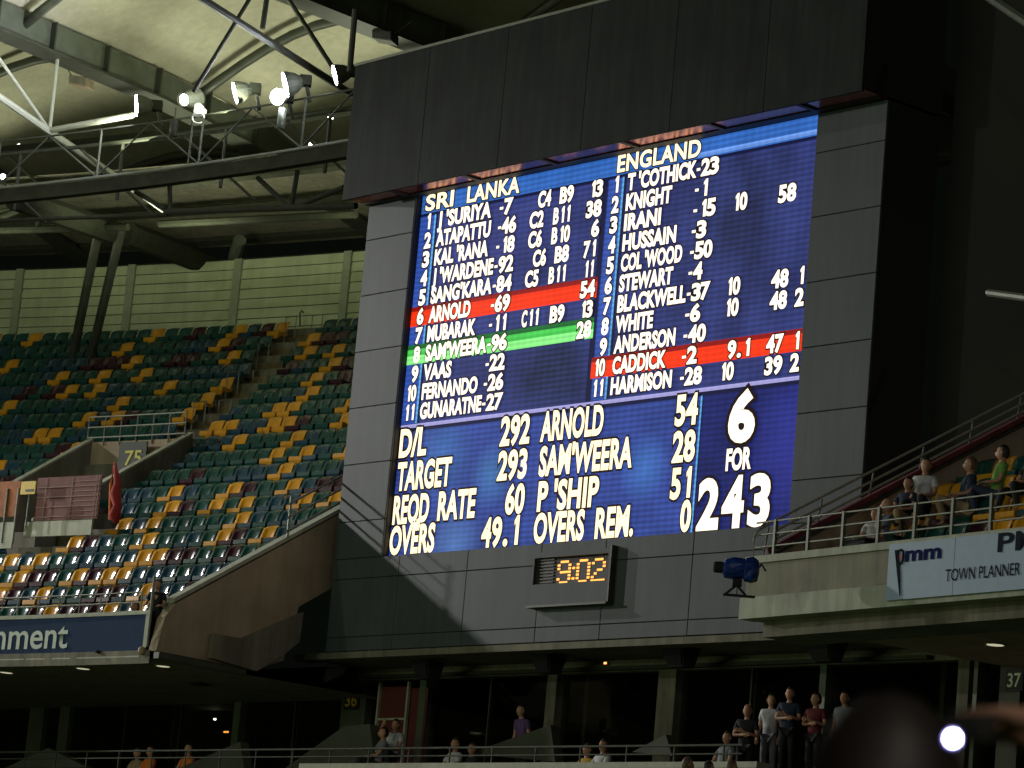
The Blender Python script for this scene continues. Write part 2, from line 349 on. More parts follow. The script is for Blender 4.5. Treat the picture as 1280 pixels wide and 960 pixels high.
def put(txt, a0, a1, z, h, m=EM_WHITE, bold=.044, out=.104, sp=1.0):
    for nm, c, g_, mm in (('lettering_outline', .022, out, EM_OUT), ('lettering', .028, bold, m)):
        if '1' not in txt and txt[0] != '-':
            link(nm, text_mesh(txt, lambda a, q: FS(a, q, c), a0, a1, z, h, g_, spacing=sp), mm, scr); continue
        wt = [.62 if ch in '-.' else 1.0 for ch in txt]; gap = .11*h; tot = sum(wt); un = (a1-a0-gap*(len(txt)-1))/tot; x = a0; V = []; Fc_ = []
        if len(txt) == 1: x = a1-.19; un = .19
        for ch, w_ in zip(txt, wt):
            x1 = x + un*w_; b0 = len(V)
            if ch == '1': P = one_glyph(x, x1, z, h, c, g_*h*.9); V += [tuple(p) for p in P]; Fc_.append(tuple(range(b0, b0+len(P))))
            elif ch == '-':
                q = [(x+un*.12-g_*h*.4, z+h*.36-g_*h*.6), (x+un*.55+g_*h*.4, z+h*.36-g_*h*.6), (x+un*.55+g_*h*.4, z+h*.48+g_*h*.6), (x+un*.12-g_*h*.4, z+h*.48+g_*h*.6)]; V += [tuple(FS(a, b_, c)) for a, b_ in q]; Fc_.append(tuple(range(b0, b0+4)))
            else:
                q0, q1 = (x+un*.18, x1-un*.1) if ch in '-.' else (x, x1)
                me_ = text_mesh(ch, lambda a, q: FS(a, q, c), q0, q1, z, h, g_); V += [tuple(v.co) for v in me_.vertices]; Fc_ += [tuple(b0+k for k in f.vertices) for f in me_.polygons]; bpy.data.meshes.remove(me_)
            x = x1 + gap
        me_ = bpy.data.meshes.new(nm); me_.from_pydata(V, [], Fc_); me_.update(); link(nm, me_, mm, scr)
HC = .352
def row(k, items):
    for t, a0, a1 in items: put(t, a0, a1, ROW(k), HC, sp=1.03)
LFT = [("1", "J 'SURIYA", 4.54, "-7", 5.29), ("2", "ATAPATTU", 4.59, "-46", 5.48), ("3", "KAL 'RANA", 4.56, "-18", 5.48), ("4", "J 'WARDENE", 4.81, "-92", 5.5), ("5", "SANG'KARA", 4.81, "-84", 5.5),
       ("6", "ARNOLD", 4.13, "-69", 5.5), ("7", "MUBARAK", 4.35, "-11", 5.45), ("8", "SAM'WEERA", 4.81, "-96", 5.52), ("9", "VAAS", 3.64, "-22", 5.51), ("10", "FERNANDO", 4.63, "-26", 5.52), ("11", "GUNARATNE", 4.83, "-27", 5.54)]
for k, (n, nm, e, sc_, se) in enumerate(LFT, 1):
    row(k, [(n, 2.08 if len(n) > 1 else 2.24, 2.44 if n != '1' else 2.38), (nm, 2.68, e), (sc_, 4.85, se)])
for k, t, a0, a1 in [(1, "C4", 6.21, 6.62), (1, "B9", 6.95, 7.37), (2, "C2", 5.98, 6.42), (2, "B11", 6.78, 7.32), (3, "C6", 5.99, 6.42), (3, "B10", 6.78, 7.36), (4, "C6", 6.21, 6.62), (4, "B8", 6.95, 7.38),
                     (5, "C5", 6.0, 6.42), (5, "B11", 6.80, 7.34), (7, "C11", 6.0, 6.55), (7, "B9", 6.96, 7.4), (1, "13", 7.91, 8.33), (2, "38", 7.88, 8.34), (3, "6", 8.11, 8.32), (4, "71", 7.90, 8.28), (5, "11", 7.95, 8.26),
                     (6, "54", 7.91, 8.35), (7, "13", 7.93, 8.33), (8, "28", 7.9, 8.34)]: row(k, [(t, a0, a1)])
RGT = [("1", "T 'COTHICK", 11.28, "-23", 11.97), ("2", "KNIGHT", 10.58, "-1", 11.7), ("3", "IRANI", 10.29, "-15", 11.97), ("4", "HUSSAIN", 10.82, "-3", 11.73), ("5", "COL 'WOOD", 11.06, "-50", 11.97), ("6", "STEWART", 10.82, "-4", 11.72),
       ("7", "BLACKWELL", 11.27, "-37", 11.98), ("8", "WHITE", 10.31, "-6", 11.75), ("9", "ANDERSON", 11.05, "-40", 11.97), ("10", "CADDICK", 10.79, "-2", 11.75), ("11", "HARMISON", 11.04, "-28", 11.95)]
for k, (n, nm, e, sc_, se) in enumerate(RGT, 1):
    row(k, [(n, 8.54 if len(n) > 1 else 8.71, 8.9 if n != '1' else 8.86), (nm, 9.17, e), (sc_, 11.30, se)])
for k, t, a0, a1 in [(3, "10", 12.5, 12.92), (3, "58", 13.87, 14.34), (7, "10", 12.49, 12.9), (7, "48", 13.85, 14.3), (7, "1", 14.64, 14.76), (8, "10", 12.49, 12.9), (8, "48", 13.85, 14.3), (8, "2", 14.57, 14.78),
                     (10, "9.1", 12.71, 13.34), (10, "47", 13.84, 14.28), (10, "1", 14.64, 14.76), (11, "10", 12.49, 12.9), (11, "39", 13.84, 14.3), (11, "2", 14.57, 14.78)]: row(k, [(t, a0, a1)])
for t, a0, a1 in [("SRI", 2.17, 3.14), ("LANKA", 3.67, 5.48), ("ENGLAND", 8.79, 11.38)]: put(t, a0, a1, 18.63, .37, EM_WHITE2, .03, .08, 1.05)
BIGH = .625
for z, its in [(12.76, [("D/L", 2.05, 2.99), ("292", 5.63, 6.58), ("ARNOLD", 7.0, 8.99), ("54", 11.28, 11.91)]), (11.975, [("TARGET", 2.07, 3.97), ("293", 5.64, 6.58), ("SAM'WEERA", 7.04, 9.99), ("28", 11.28, 11.91)]),
               (11.19, [("REQD", 2.04, 3.3), ("RATE", 3.66, 4.93), ("60", 6.01, 6.6), ("P 'SHIP", 7.09, 9.02), ("51", 11.31, 11.89)]), (10.48, [("OVERS", 2.02, 3.6), ("49.1", 5.29, 6.52), ("OVERS", 7.05, 8.65), ("REM.", 9.05, 10.21), ("0", 11.68, 11.95)])]:
    for t, a0, a1 in its: put(t, a0, a1, z, BIGH, EM_WHITE2, .038, .092, 1.04)
put("6", 12.95, 13.58, 12.30, .98, EM_WHITE, .05, .11); put("FOR", 12.91, 13.6, 11.68, .43, EM_WHITE, .04, .10)
for t, a0, a1 in [("2", 12.20, 12.74), ("4", 12.92, 13.46), ("3", 13.70, 14.20)]: put(t, a0, a1, 10.50, 1.0, EM_WHITE, .042, .085)

link('lettering', MB().poly([FS(2.90, 11.23, .031), FS(3.0, 11.26, .031), FS(3.06, 11.05, .031), FS(2.99, 11.02, .031)]).mesh('lettering'), EM_WHITE2, scr)
# clock on the board
ck = thing('digital_clock', 'grey boxed digital clock with orange dotted digits mounted below the score screen', 'clock')
a0, a1, z0, z1 = 7.28, 9.74, 9.06, 10.22
MB().box(FB, a0, a1, z0, z0+.46, .005, .16).box(FB, a0, a1, z1-.12, z1, .005, .16).box(FB, a0, a0+.05, z0+.46, z1-.12, .005, .16).box(FB, a1-.05, a1, z0+.46, z1-.12, .005, .16).build('casing', M['clad'], ck)
MB().box(FB, a0-.05, a1+.05, z0-.05, z0-.003, .005, .22).box(FB, a1+.003, a1+.05, z0, z1+.05, .005, .165).build('trim', M['steel_d'], ck)
MB().box(FB, a0+.05, a1-.05, z0+.46, z1-.12, .005, .06).build('display_panel', M['black'], ck)
for k in range(8): MB().box(FB, a0+.06, a0+.62, z0+.50+k*.07, z0+.53+k*.07, .062, .09).build('louvre', M['bracket'], ck)
DOT = {'9': ["01110", "10001", "10001", "01111", "00001", "10001", "01110"], '0': ["01110", "10001", "10001", "10001", "10001", "10001", "01110"], '2': ["01110", "10001", "00001", "00110", "01000", "10000", "11111"], ':': ["0", "0", "1", "0", "0", "1", "0"]}
EM_AMB = emis('amber_led', (2.2, .85, .16), 1.0)
EM_DIM = emis('unlit_led', (.02, .01, .004), 1.0)
x = a0 + .72
for ch in "9:02":
    mb = MB(); mb2 = MB()
    for r_, line in enumerate(DOT[ch]):
        for c_, b_ in enumerate(line):
            if b_ == '1': mb.box(FB, x+c_*.087+.006, x+c_*.087+.081, z1-.20-r_*.075-.045, z1-.20-r_*.075, .062, .075)
    mb.build('digit', EM_AMB, ck); x += len(DOT[ch][0])*.087 + .045

# dark tower wall and slab behind/right of the board
tw = thing('service_tower', 'tall dark wall of the service tower rising behind and right of the scoreboard', 'building')
MB().box(FB, 16.8, 36, 8.30, 34, -2.6, -1.9).build('wall', M['void'], tw)
MB().box(FB, 17.0, 36, 22.9, 23.1, -1.88, -1.8).build('ledge', M['void'], tw)
F2 = at_y(1236, 366, 60); F3 = at_y(1296, 374, 57)
wa = tag(MB().tube([F2, F3], .07, 8).build('cantilever_arm', M['galv']), 'short pale steel arm jutting out from the dark tower wall at far right', 'bracket')
tag(MB().tube([at_y(1225, -12, 60), at_y(1300, 38, 56)], .10, 8).build('roof_strut', M['steel']), 'olive roof strut crossing the top right corner above the dark tower', 'strut')

# ================================================================== LEFT STAND
st = thing('grandstand', 'curved upper tier of the grandstand left of the scoreboard with concrete terraces', 'grandstand')
ringf = lambda i: RR + .4 + (i + .15 + max(0, i-8)*.14) * TR
zf = lambda i: H0 + (i + .15 + max(0, i-8)*.14) * RI - .86
PH_END = 42.22
def arc_band(mb, r0, z0, r1, z1, p0, p1, n=24, m=0):
    for k in range(n):
        a, b = p0+(p1-p0)*k/n, p0+(p1-p0)*(k+1)/n
        mb.poly([pol(r0, a, z0), pol(r0, b, z0), pol(r1, b, z1), pol(r1, a, z1)], m)
NR = 20
ter = MB()
PV0, PV1 = 51.55, 54.05
for i in range(NR+1):
    ra, rb = ringf(i)-.62, ringf(i+1)-.62; z_ = zf(i); zp = zf(i-1) if i else zf(0)-.3
    segs = [(PH_END+.05, 68.)] if not (7 <= i <= 10) else [(PH_END+.05, PV0-.1), (PV1+.1, 68.)]
    for p0, p1 in segs:
        n = max(2, int((p1-p0)*1.2)); arc_band(ter, ra, zp, ra, z_, p0, p1, n); arc_band(ter, ra, z_, rb, z_, p0, p1, n)
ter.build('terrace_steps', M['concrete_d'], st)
sof = MB(); arc_band(sof, RR-.02, 7.50, RR+30, 7.50, PH_END+.02, 68, 20); arc_band(sof, RR+.3, 7.5, RR+.3, 8.4, PH_END+.02, 68, 20); sof.build('soffit', M['fasc'], st)
fa = MB(); arc_band(fa, RR, 7.50, RR, 8.60, PH_END+.25, 68, 24); arc_band(fa, RR, 8.60, RR+.3, 8.60, PH_END+.25, 68, 24); arc_band(fa, RR, 7.5, RR+.3, 7.5, PH_END+.25, 68, 24); fa.build('fascia', M['ledge'], st)
# raked end wall
def RW(ro, z): return pol(RR+ro, PH_END-.10, z)
thk = pol(80, PH_END+.10, 0) - pol(80, PH_END-.10, 0)
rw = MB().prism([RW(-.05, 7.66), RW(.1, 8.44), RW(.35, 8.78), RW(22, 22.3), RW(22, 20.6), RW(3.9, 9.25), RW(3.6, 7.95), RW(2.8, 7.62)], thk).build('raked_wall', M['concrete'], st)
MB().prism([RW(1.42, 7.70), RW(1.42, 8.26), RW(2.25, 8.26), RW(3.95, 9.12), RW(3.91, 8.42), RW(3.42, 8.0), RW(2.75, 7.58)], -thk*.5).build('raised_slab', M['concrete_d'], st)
MB().prism([RW(.3, 8.80), RW(22, 22.33), RW(22, 22.43), RW(.3, 8.90)], thk*1.15).build('coping', M['ledge'], st)
MB().prism([RW(-.1, 7.48), RW(-.1, 7.62), RW(2.4, 7.56), RW(2.4, 7.44)], -thk*.7).build('edge_rail', M['steel_d'], st)
for ho in (.30, .62, .95):
    MB().tube([RW(3.3, 10.62+ho), RW(14, 17.3+ho)] , .028, 6).build('handrail', M['galv'], st)
for ro in (3.35, 5.0, 6.6):
    z_ = 8.9+(ro-.3)*.623; MB().tube([RW(ro, z_), RW(ro, z_+.95)], .03, 6).build('rail_post', M['galv'], st)
# short inner rail at the seats end, visible dark lines
# rear wall: cladding bays with ribs between pilasters
rear = thing('rear_wall', 'pale green ribbed cladding wall running behind the top row of seats', 'wall')
WR = RR + .4 + 22.4*TR; wz0, wz1 = 20.9, 23.92
pil = [51.6, 54.3, 56.95, 59.55, 62.3, 65.0]
for b_, (p0, p1) in enumerate(zip(pil[:-1], pil[1:])):
    nb = 9; dz = (wz1-wz0)/nb
    for k in range(nb):
        z0, z1 = wz0+k*dz, wz0+(k+1)*dz; mb = MB()
        n = 4
        for q in range(n):
            a, b = p0+(p1-p0)*q/n, p0+(p1-p0)*(q+1)/n
            mb.poly([pol(WR-.03, a, z0+.005), pol(WR-.03, b, z0+.005), pol(WR, b, z1-.015), pol(WR, a, z1-.015)])
            mb.poly([pol(WR-.03, a, z0+.005), pol(WR-.03, b, z0+.005), pol(WR+.04, b, z0+.01), pol(WR+.04, a, z0+.01)])
            mb.poly([pol(WR, a, z1-.015), pol(WR, b, z1-.015), pol(WR+.04, b, z1-.01), pol(WR+.04, a, z1-.01)])
        mb.build('cladding_board', M['wallp'], rear)
bk = MB(); arc_band(bk, WR+.05, wz0-1, WR+.05, wz1, 51, 66, 16); arc_band(bk, WR-.07, wz1+.003, WR+.06, wz1+.003, 51, 66, 16); bk.build('backing_sheet', M['steel_d'], rear)
for p in pil[:-1]:
    MB().prism([pol(WR-.10, p-.09, wz0-.3), pol(WR-.10, p+.09, wz0-.3), pol(WR-.10, p+.09, wz1+.01), pol(WR-.10, p-.09, wz1+.01)], pol(WR, p, 0)-pol(WR-.085, p, 0)).build('pilaster', mat('pilaster_paint', (.17, .20, .12), .7) if 'pilp' not in M else M['pilp'], rear)
tag(MB().tube([at_ring(375, 408, WR-.35), at_ring(375, 391, WR-.35), at_ring(377, 388, WR-.35), at_ring(379, 391, WR-.35)], .03, 6).build('hooked_pole', M['steel_d']), 'small dark hooked pole standing at the top of the aisle by the rear wall', 'pole')

# blue banner sign
bn = thing('banner_sign', 'long dark blue advertising banner with white letters ending in nment along tier edge', 'banner')
EMB = mat('blue_banner_vinyl', (.012, .034, .085), .85, var=.06, scale=2, spec=.15)
mb = MB(); arc_band(mb, RR-.04, 7.56, RR-.04, 8.50, 42.5, 52, 14); mb.build('banner_sheet', EMB, bn)
mb = MB(); arc_band(mb, RR-.07, 8.50, RR-.02, 8.535, 42.48, 52, 14); arc_band(mb, RR-.07, 7.53, RR-.07, 7.56, 42.48, 52, 14); arc_band(mb, RR-.07, 8.50, RR-.07, 8.535, 42.48, 52, 14)
mb.poly([pol(RR-.05, 42.42, 7.53), pol(RR-.05, 42.52, 7.53), pol(RR-.05, 42.52, 8.53), pol(RR-.05, 42.42, 8.53)]); mb.build('banner_frame', M['ledge'], bn)
pa, pb = at_ring(-7, 800, RR-.06), at_ring(84, 800, RR-.06)
ang = lambda p: math.degrees(math.atan2(p[1]-BC[1], p[0]-BC[0]))
A0, A1 = ang(pa), ang(pb)
me = text_mesh("nment", lambda a, z: pol(RR-.06, A0+(A1-A0)*a, z), 0, 1, 7.80, .62, .012)
link('lettering', me, mat('banner_letter_vinyl', (.42, .48, .42), .6), bn)
# ---- seats
seat_cols = ['s_green', 's_teal', 's_maroon', 's_yellow']
def seat_meshes():
    b = MB(); nx, nz = 8, 5; w2 = .252
    def bp(ix, iz, off):
        x = -w2 + 2*w2*ix/nx; t = iz/nz; z = .44 + .42*t
        y = .13*t + .03*t*t - .065*(abs(x)/w2)**3.2       # wraps forward at the sides
        if iz == nz: z -= .05*(abs(x)/w2)**4; y += .035
        return (x*(1-.06*t), y+off, z)
    for off, flip in ((0, 0), (.02, 1)):
        for ix in range(nx):
            for iz in range(nz):
                q = [bp(ix, iz, off), bp(ix+1, iz, off), bp(ix+1, iz+1, off), bp(ix, iz+1, off)]; b.poly(q[::-1] if flip else q)
    for ix in range(nx): b.poly([bp(ix, nz, 0), bp(ix+1, nz, 0), bp(ix+1, nz, .02), bp(ix, nz, .02)])
    for iz in range(nz):
        for ix in (0, nx): b.poly([bp(ix, iz, 0), bp(ix, iz+1, 0), bp(ix, iz+1, .02), bp(ix, iz, .02)])
    back = b.mesh('backrest')
    p = MB()
    prof = [(.03, .46), (-.05, .405), (-.25, .42), (-.36, .45), (-.41, .43), (-.42, .33), (-.37, .20), (-.33, .21), (-.30, .30), (-.05, .33), (.02, .36)]
    pw = [.25, .24, .25, .25, .235, .235, .19, .19, .22, .235, .24]
    n = len(prof); i = len(p.v)
    for s_ in (-1, 1):
        for (y, z), w_ in zip(prof, pw): p.v.append((s_*w_, y, z))
    p.f.append(tuple(range(n))); p.f.append(tuple(range(2*n-1, n-1, -1))); p.mi += [0, 0]
    for k in range(n): p.f.append((k, n+k, n+(k+1) % n, (k+1) % n)); p.mi.append(0)
    pan = p.mesh('seat_pan')
    f = MB(); I = Frame((0, 0, 0), (1, 0, 0), (0, 1, 0))
    f.box(I, -.03, .03, 0.0, .37, -.02, .05).box(I, -.03, .03, .33, .37, -.30, -.02).box(I, -.10, .10, 0, .012, -.06, .10)
    br = f.mesh('bracket')
    for m_ in (back, pan):
        bm = bmesh.new(); bm.from_mesh(m_); bmesh.ops.remove_doubles(bm, verts=bm.verts, dist=1e-4); bmesh.ops.recalc_face_normals(bm, faces=bm.faces); bm.to_mesh(m_); bm.free()
        m_.polygons.foreach_set('use_smooth', [True]*len(m_.polygons)) if m_ is back else None
    return back, pan, br
back_me, pan_me, br_me = seat_meshes()
SM = {c: (back_me.copy(), pan_me.copy()) for c in seat_cols}
for c, (a, b) in SM.items(): a.materials.append(M[c]); b.materials.append(M[c])
br_me.materials.append(M['bracket'])
ORD = lambda n: {1: '1st', 2: '2nd', 3: '3rd', 21: '21st', 22: '22nd', 23: '23rd'}.get(n, '%dth' % n)
def seat(loc, rz, colr, label, group):
    r_ = bpy.data.objects.new('stadium_seat', None); COL.objects.link(r_); r_.location = tuple(loc); r_.rotation_euler = (0, 0, rz); r_.empty_display_size = .1
    tag(r_, label, 'seat', group)
    for nm, me_ in (('backrest', SM[colr][0]), ('seat_pan', SM[colr][1]), ('bracket', br_me)):
        o = bpy.data.objects.new(nm, me_); COL.objects.link(o); o.parent = r_
YEL = [(1, 44.3), (1, 45.2), (1, 47.0), (2, 43.2), (2, 45.2), (2, 48.3), (2, 49.5), (3, 46.6), (3, 47.0), (3, 47.9), (3, 49.6), (4, 43.3), (4, 46.8), (4, 47.2), (4, 50.0), (4, 50.9), (5, 44.7), (5, 45.7), (5, 48.0), (5, 50.8), (6, 43.4), (6, 46.1), (6, 48.5), (6, 49.3), (7, 44.8), (7, 45.3), (7, 47.0), (7, 47.7), (7, 48.9), (8, 46.5), (8, 48.1), (8, 49.6), (9, 47.7), (9, 54.7), (10, 46.9), (10, 48.1), (10, 48.8), (10, 55.9), (11, 49.1), (11, 50.6), (11, 54.8), (12, 48.6), (12, 49.9), (12, 50.4), (12, 51.8), (12, 52.2), (12, 55.9), (12, 56.3), (13, 49.3), (13, 50.5), (13, 51.1), (13, 53.2), (13, 55.2), (13, 56.0), (14, 50.8), (14, 53.6), (14, 55.6), (14, 58.5), (15, 51.4), (15, 53.3), (15, 55.3), (15, 56.9), (15, 57.6), (16, 51.9), (16, 56.5), (16, 57.6), (16, 58.4), (17, 52.3), (17, 53.0), (17, 55.0), (17, 57.2), (17, 60.4), (18, 53.8), (18, 55.8), (18, 58.2), (18, 61.4), (19, 55.1), (19, 55.9), (19, 58.0), (19, 61.1), (19, 62.0)]
def aisle_phi(i): return 51.75 + (i-9.9)*.285
def vis_px(p):
    c = MC.T @ np.array(p); return CX + FPX*c[0]/-c[2], CY - FPX*c[1]/-c[2]
seats = []
rs = random.Random(11)
for i in range(NR):
    rg = ringf(i); used = set(); yl = [p for (r_, p) in YEL if r_ == i]
    dphi = math.degrees(SP/rg); cols = []
    k = 0; p = PH_END + .42
    while p < 66:
        if abs(p - aisle_phi(i)) < .42 and i > 9: p += .84; continue
        if 5 <= i <= 7 and {5: 49.95, 6: 49.75, 7: 50.3}[i] < p < {5: 51.6, 6: 53.7, 7: 53.9}[i]: p += dphi; k += 1; continue
        if 8 <= i <= 10 and 51.2 < p < 54.25: p += dphi; continue
        k += 1; cols.append((k, p)); p += dphi
    prev = None
    pick = {}
    for y in yl:
        if cols:
            b_ = min(cols, key=lambda c: abs(c[1]-y) + (9 if c[0] in pick else 0)); pick[b_[0]] = 1
    for (k, p) in cols:
        if k in pick: c = 's_yellow'; prev = None
        else:
            if prev and rs.random() < .22: c = prev
            else: c = rs.choices(['s_green', 's_teal', 's_maroon'], [.47 + .01*i, .33 - .008*i, .20])[0]
            prev = c
        pos = pol(rg, p, zf(i)); q = vis_px(pos + ZV*.6)
        if q[0] < -14: continue
        seats.append((i, k, p, c, pos))
hid = lambda s: vis_px(s[4] + ZV*.6)[0] > 448
seats = [s for s in seats if not hid(s)]
seats.sort(key=lambda s: (s[0], s[1]))
nind = 272
GS = 'plastic seats of the left upper tier'
for (i, k, p, c, pos) in seats[:nind]:
    cn = c[2:]
    seat(pos, rad(p)-math.pi/2 + rs.uniform(-.02, .02), c, '%s plastic seat, %s row above the blue banner, %s seat from the raked concrete wall' % (cn, ORD(i+1), ORD(k)), GS)
rest = MB(); bvs = [v.co.copy() for v in back_me.vertices]; bfs = [tuple(f.vertices) for f in back_me.polygons]; pvs = [v.co.copy() for v in pan_me.vertices]; pfs = [tuple(f.vertices) for f in pan_me.polygons]
smooth_flags = []
for (i, k, p, c, pos) in seats[nind:]:
    mt = Matrix.Translation(Vector(tuple(pos))) @ Matrix.Rotation(rad(p)-math.pi/2 + rs.uniform(-.02, .02), 4, 'Z'); mi = seat_cols.index(c)
    for vs, fs, sm in ((bvs, bfs, True), (pvs, pfs, False)):
        b0 = len(rest.v); rest.v += [tuple(mt @ v) for v in vs]; rest.f += [tuple(b0+q for q in f) for f in fs]; rest.mi += [mi]*len(fs); smooth_flags += [sm]*len(fs)
ro = link('upper_rows_of_seats', rest.mesh('upper_rows_of_seats'), [M[c] for c in seat_cols]); ro.data.polygons.foreach_set('use_smooth', smooth_flags)
tag(ro, 'green, teal, maroon and yellow plastic seats in the darker rows below the rear wall', 'seats', GS, 'stuff')

# aisle steps and its rails
ai = thing('aisle_stairs', 'narrow yellowish aisle steps climbing the left tier above the exit', 'stairs')
for i in range(10, NR+1):
    p = aisle_phi(i); ra, rb = ringf(i)-.62, ringf(i+1)-.62
    for h_ in (0, 1):
        r0 = ra + (rb-ra)*h_*.5 - .3*(1-h_); z1 = zf(i) - RI*.5*(1-h_) + .012
        Fp = lambda a, z, c: pol(r0+c, p+a, z)
        MB().box(Fp, -.30, .30, z1-.25, z1, 0, .48).build('step', M['step'], ai)
al = thing('aisle_rail', 'thin steel rails beside the aisle steps of the left tier', 'railing')
for i in range(11, NR, 2):
    p = aisle_phi(i); rg = ringf(i)-.4; z_ = zf(i)
    for s_ in (-.34, .30):
        MB().tube([pol(rg, p+s_, z_), pol(rg, p+s_, z_+.85), pol(rg+.5, p+s_, z_+1.0), pol(rg+.5, p+s_, z_+.3)], .022, 6).build('hoop', M['galv'], al)

# vomitory (exit 75)
vm = thing('exit_portal', 'concrete exit portal cut into the left tier beneath sign 75', 'doorway')
def VP(phi): return lambda i, z: pol(RR+.4+i*TR, phi, z)
zt = lambda i: H0 + i*RI
w0 = VP(51.50); th_ = pol(82, 51.62, 0) - pol(82, 51.50, 0)
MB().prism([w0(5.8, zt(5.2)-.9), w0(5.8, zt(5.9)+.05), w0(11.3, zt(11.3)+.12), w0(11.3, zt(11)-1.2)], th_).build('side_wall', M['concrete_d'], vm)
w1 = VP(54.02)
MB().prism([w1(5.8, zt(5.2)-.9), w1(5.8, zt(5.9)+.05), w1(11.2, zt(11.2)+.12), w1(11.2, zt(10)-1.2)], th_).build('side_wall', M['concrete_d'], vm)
for ww in (w0, w1):
    MB().prism([ww(5.78, zt(5.9)+.055), ww(5.78, zt(5.9)+.12), ww(11.3, zt(11.3)+.19), ww(11.3, zt(11.3)+.125)], th_*1.3).build('coping', M['ledge'], vm)
Fp = lambda a, z, c: pol(RR+.4+11.15*TR+c, a, z)
MB().box(Fp, 51.5, 54.15, zt(7.5), zt(11.05)+.15, 0, .2).build('back_wall', M['concrete'], vm)
MB().box(lambda a, z, c: pol(RR+c, a, z), 51.5, 54.1, zt(6)-1.2, zt(6)-1.1, 6.5, 11.6).build('floor', M['concrete_d'], vm)
MB().prism([w0(5.8, zt(5.2)-.9), pol(RR+.4+5.8*TR, 54.02, zt(5.2)-.9), pol(RR+.4+5.8*TR, 54.02, zt(5.5)), w0(5.8, zt(5.5))], (0, -.08, 0)).build('front_wall', M['concrete_d'], vm)
for k in range(3):
    zz = zt(11.1)+.25+k*.3
    MB().tube([pol(RR+.4+11.1*TR, 51.6+q*.42, zz) for q in range(7)], .022, 6).build('guard_rail', M['galv'], vm)
for q in range(7): MB().tube([pol(RR+.4+11.1*TR, 51.6+q*.42, zt(11.1)), pol(RR+.4+11.1*TR, 51.6+q*.42, zt(11.1)+.87)], .022, 6).build('guard_post', M['galv'], vm)
sg = thing('number_sign', 'dark square sign with yellow number 75 above the exit portal', 'sign')
s0, s1 = ang(at_ring(148, 570, RR+11.2)), ang(at_ring(182, 570, RR+11.2)); rz_ = RR+11.2
zb, ztp = at_ring(150, 588, rz_)[2], at_ring(150, 553, rz_)[2]
MB().box(lambda a, z, c: pol(rz_+c, a, z), s1, s0, zb, ztp, 0, .05).build('sign_board', mat('sign_green_black', (.02, .03, .022), .6), sg)
me = text_mesh("75", lambda a, z: pol(rz_-.02, s0+(s1-s0)*a, z), .26, .86, zb+.14, .42, .012)
link('lettering', me, mat('yellow_sign_paint', (.55, .5, .06), .6), sg)
# red mesh barrier banner across the mouth
rb_ = thing('mesh_barrier', 'dark red mesh barrier banner with pale grid lines hung across the exit mouth', 'barrier')
RB = RR + .4 + 5.3*TR
A, B = ang(at_ring(46, 620, RB)), ang(at_ring(126, 620, RB)); zb, ztp = at_ring(85, 650, RB)[2], at_ring(85, 596, RB)[2]
Fq = lambda a, z, c=0: pol(RB-c, A+(B-A)*a, z)
MB().box(Fq, 0, 1, zb, ztp, 0, .03).build('mesh_sheet', mat('red_mesh', (.13, .045, .035), .8, var=.25, scale=5), rb_)
gm = mat('grid_line_print', (.26, .17, .13), .8)
for k in range(8): MB().box(Fq, (.55 if k % 2 else .02), .98, zb+.08+k*(ztp-zb-.1)/8, zb+.10+k*(ztp-zb-.1)/8, .032, .05).build('grid_line', gm, rb_)
for a_ in (.15, .56, .93, .97): MB().box(Fq, a_, a_+.008, zb+.03, ztp-.02, .052, .06).build('grid_line', gm, rb_)
MB().box(Fq, -.12, .93, zb-.42, zb-.02, 0, .05).build('foot_panel', M['ledge'], rb_)
fl = thing('furled_flag', 'furled orange-red flag leaning beside the exit wall', 'flag')
MB().tube([at_ring(146, 654, RB), at_ring(143, 646, RB), at_ring(147, 632, RB), at_ring(144, 618, RB), at_ring(147, 604, RB), at_ring(145, 588, RB), at_ring(143, 577, RB)], [.06, .17, .12, .155, .10, .06, .02], 7).build('cloth', M['c_red'], fl, True)
MB().tube([at_ring(137, 650, RB), at_ring(138, 606, RB), at_ring(143, 582, RB)], .035, 6).build('pole', M['c_orange'], fl)
ys = thing('notice_board', 'small yellow notice with black text at left of the exit mouth', 'sign')
p0 = at_ring(35, 610, RB-.4)
a_, b_ = ang(at_ring(27, 610, RB-.4)), ang(at_ring(45, 610, RB-.4)); z0, z1 = at_ring(35, 618, RB-.4)[2], at_ring(35, 602, RB-.4)[2]
Fn = lambda a, z, c=0: pol(RB-.4-c, a_+(b_-a_)*a, z)
MB().box(Fn, 0, 1, z0, z1, 0, .03).build('notice_face', mat('notice_yellow', (.6, .42, .03), .6), ys)
MB().box(Fn, .35, .9, z0+.07, z0+.13, .032, .04).build('printed_line', M['black'], ys)
MB().tube([Fn(.5, z0-.9, -.05), Fn(.5, z0, -.05)], .025, 6).build('post', M['galv'], ys)
rd = thing('orange_barrier', 'orange and brown netting barrier with pale posts at the left edge of tier', 'barrier')
A2, B2 = ang(at_ring(-14, 630, RB-.2)), ang(at_ring(24, 630, RB-.2))
Fo = lambda a, z, c=0: pol(RB-.2-c, A2+(B2-A2)*a, z)
MB().box(Fo, 0, 1, zb+.1, ztp-.1, 0, .03).build('netting', mat('orange_netting', (.30, .10, .03), .8, var=.4, scale=4), rd)
for a_ in (.2, .62, .98): MB().tube([Fo(a_, zb-.6, .05), Fo(a_, ztp-.3, .05)], .03, 6).build('post', M['galv'], rd)
MB().box(Fo, 0, .95, zb-.75, zb-.05, 0, .05).build('foot_panel', M['ledge'], rd)

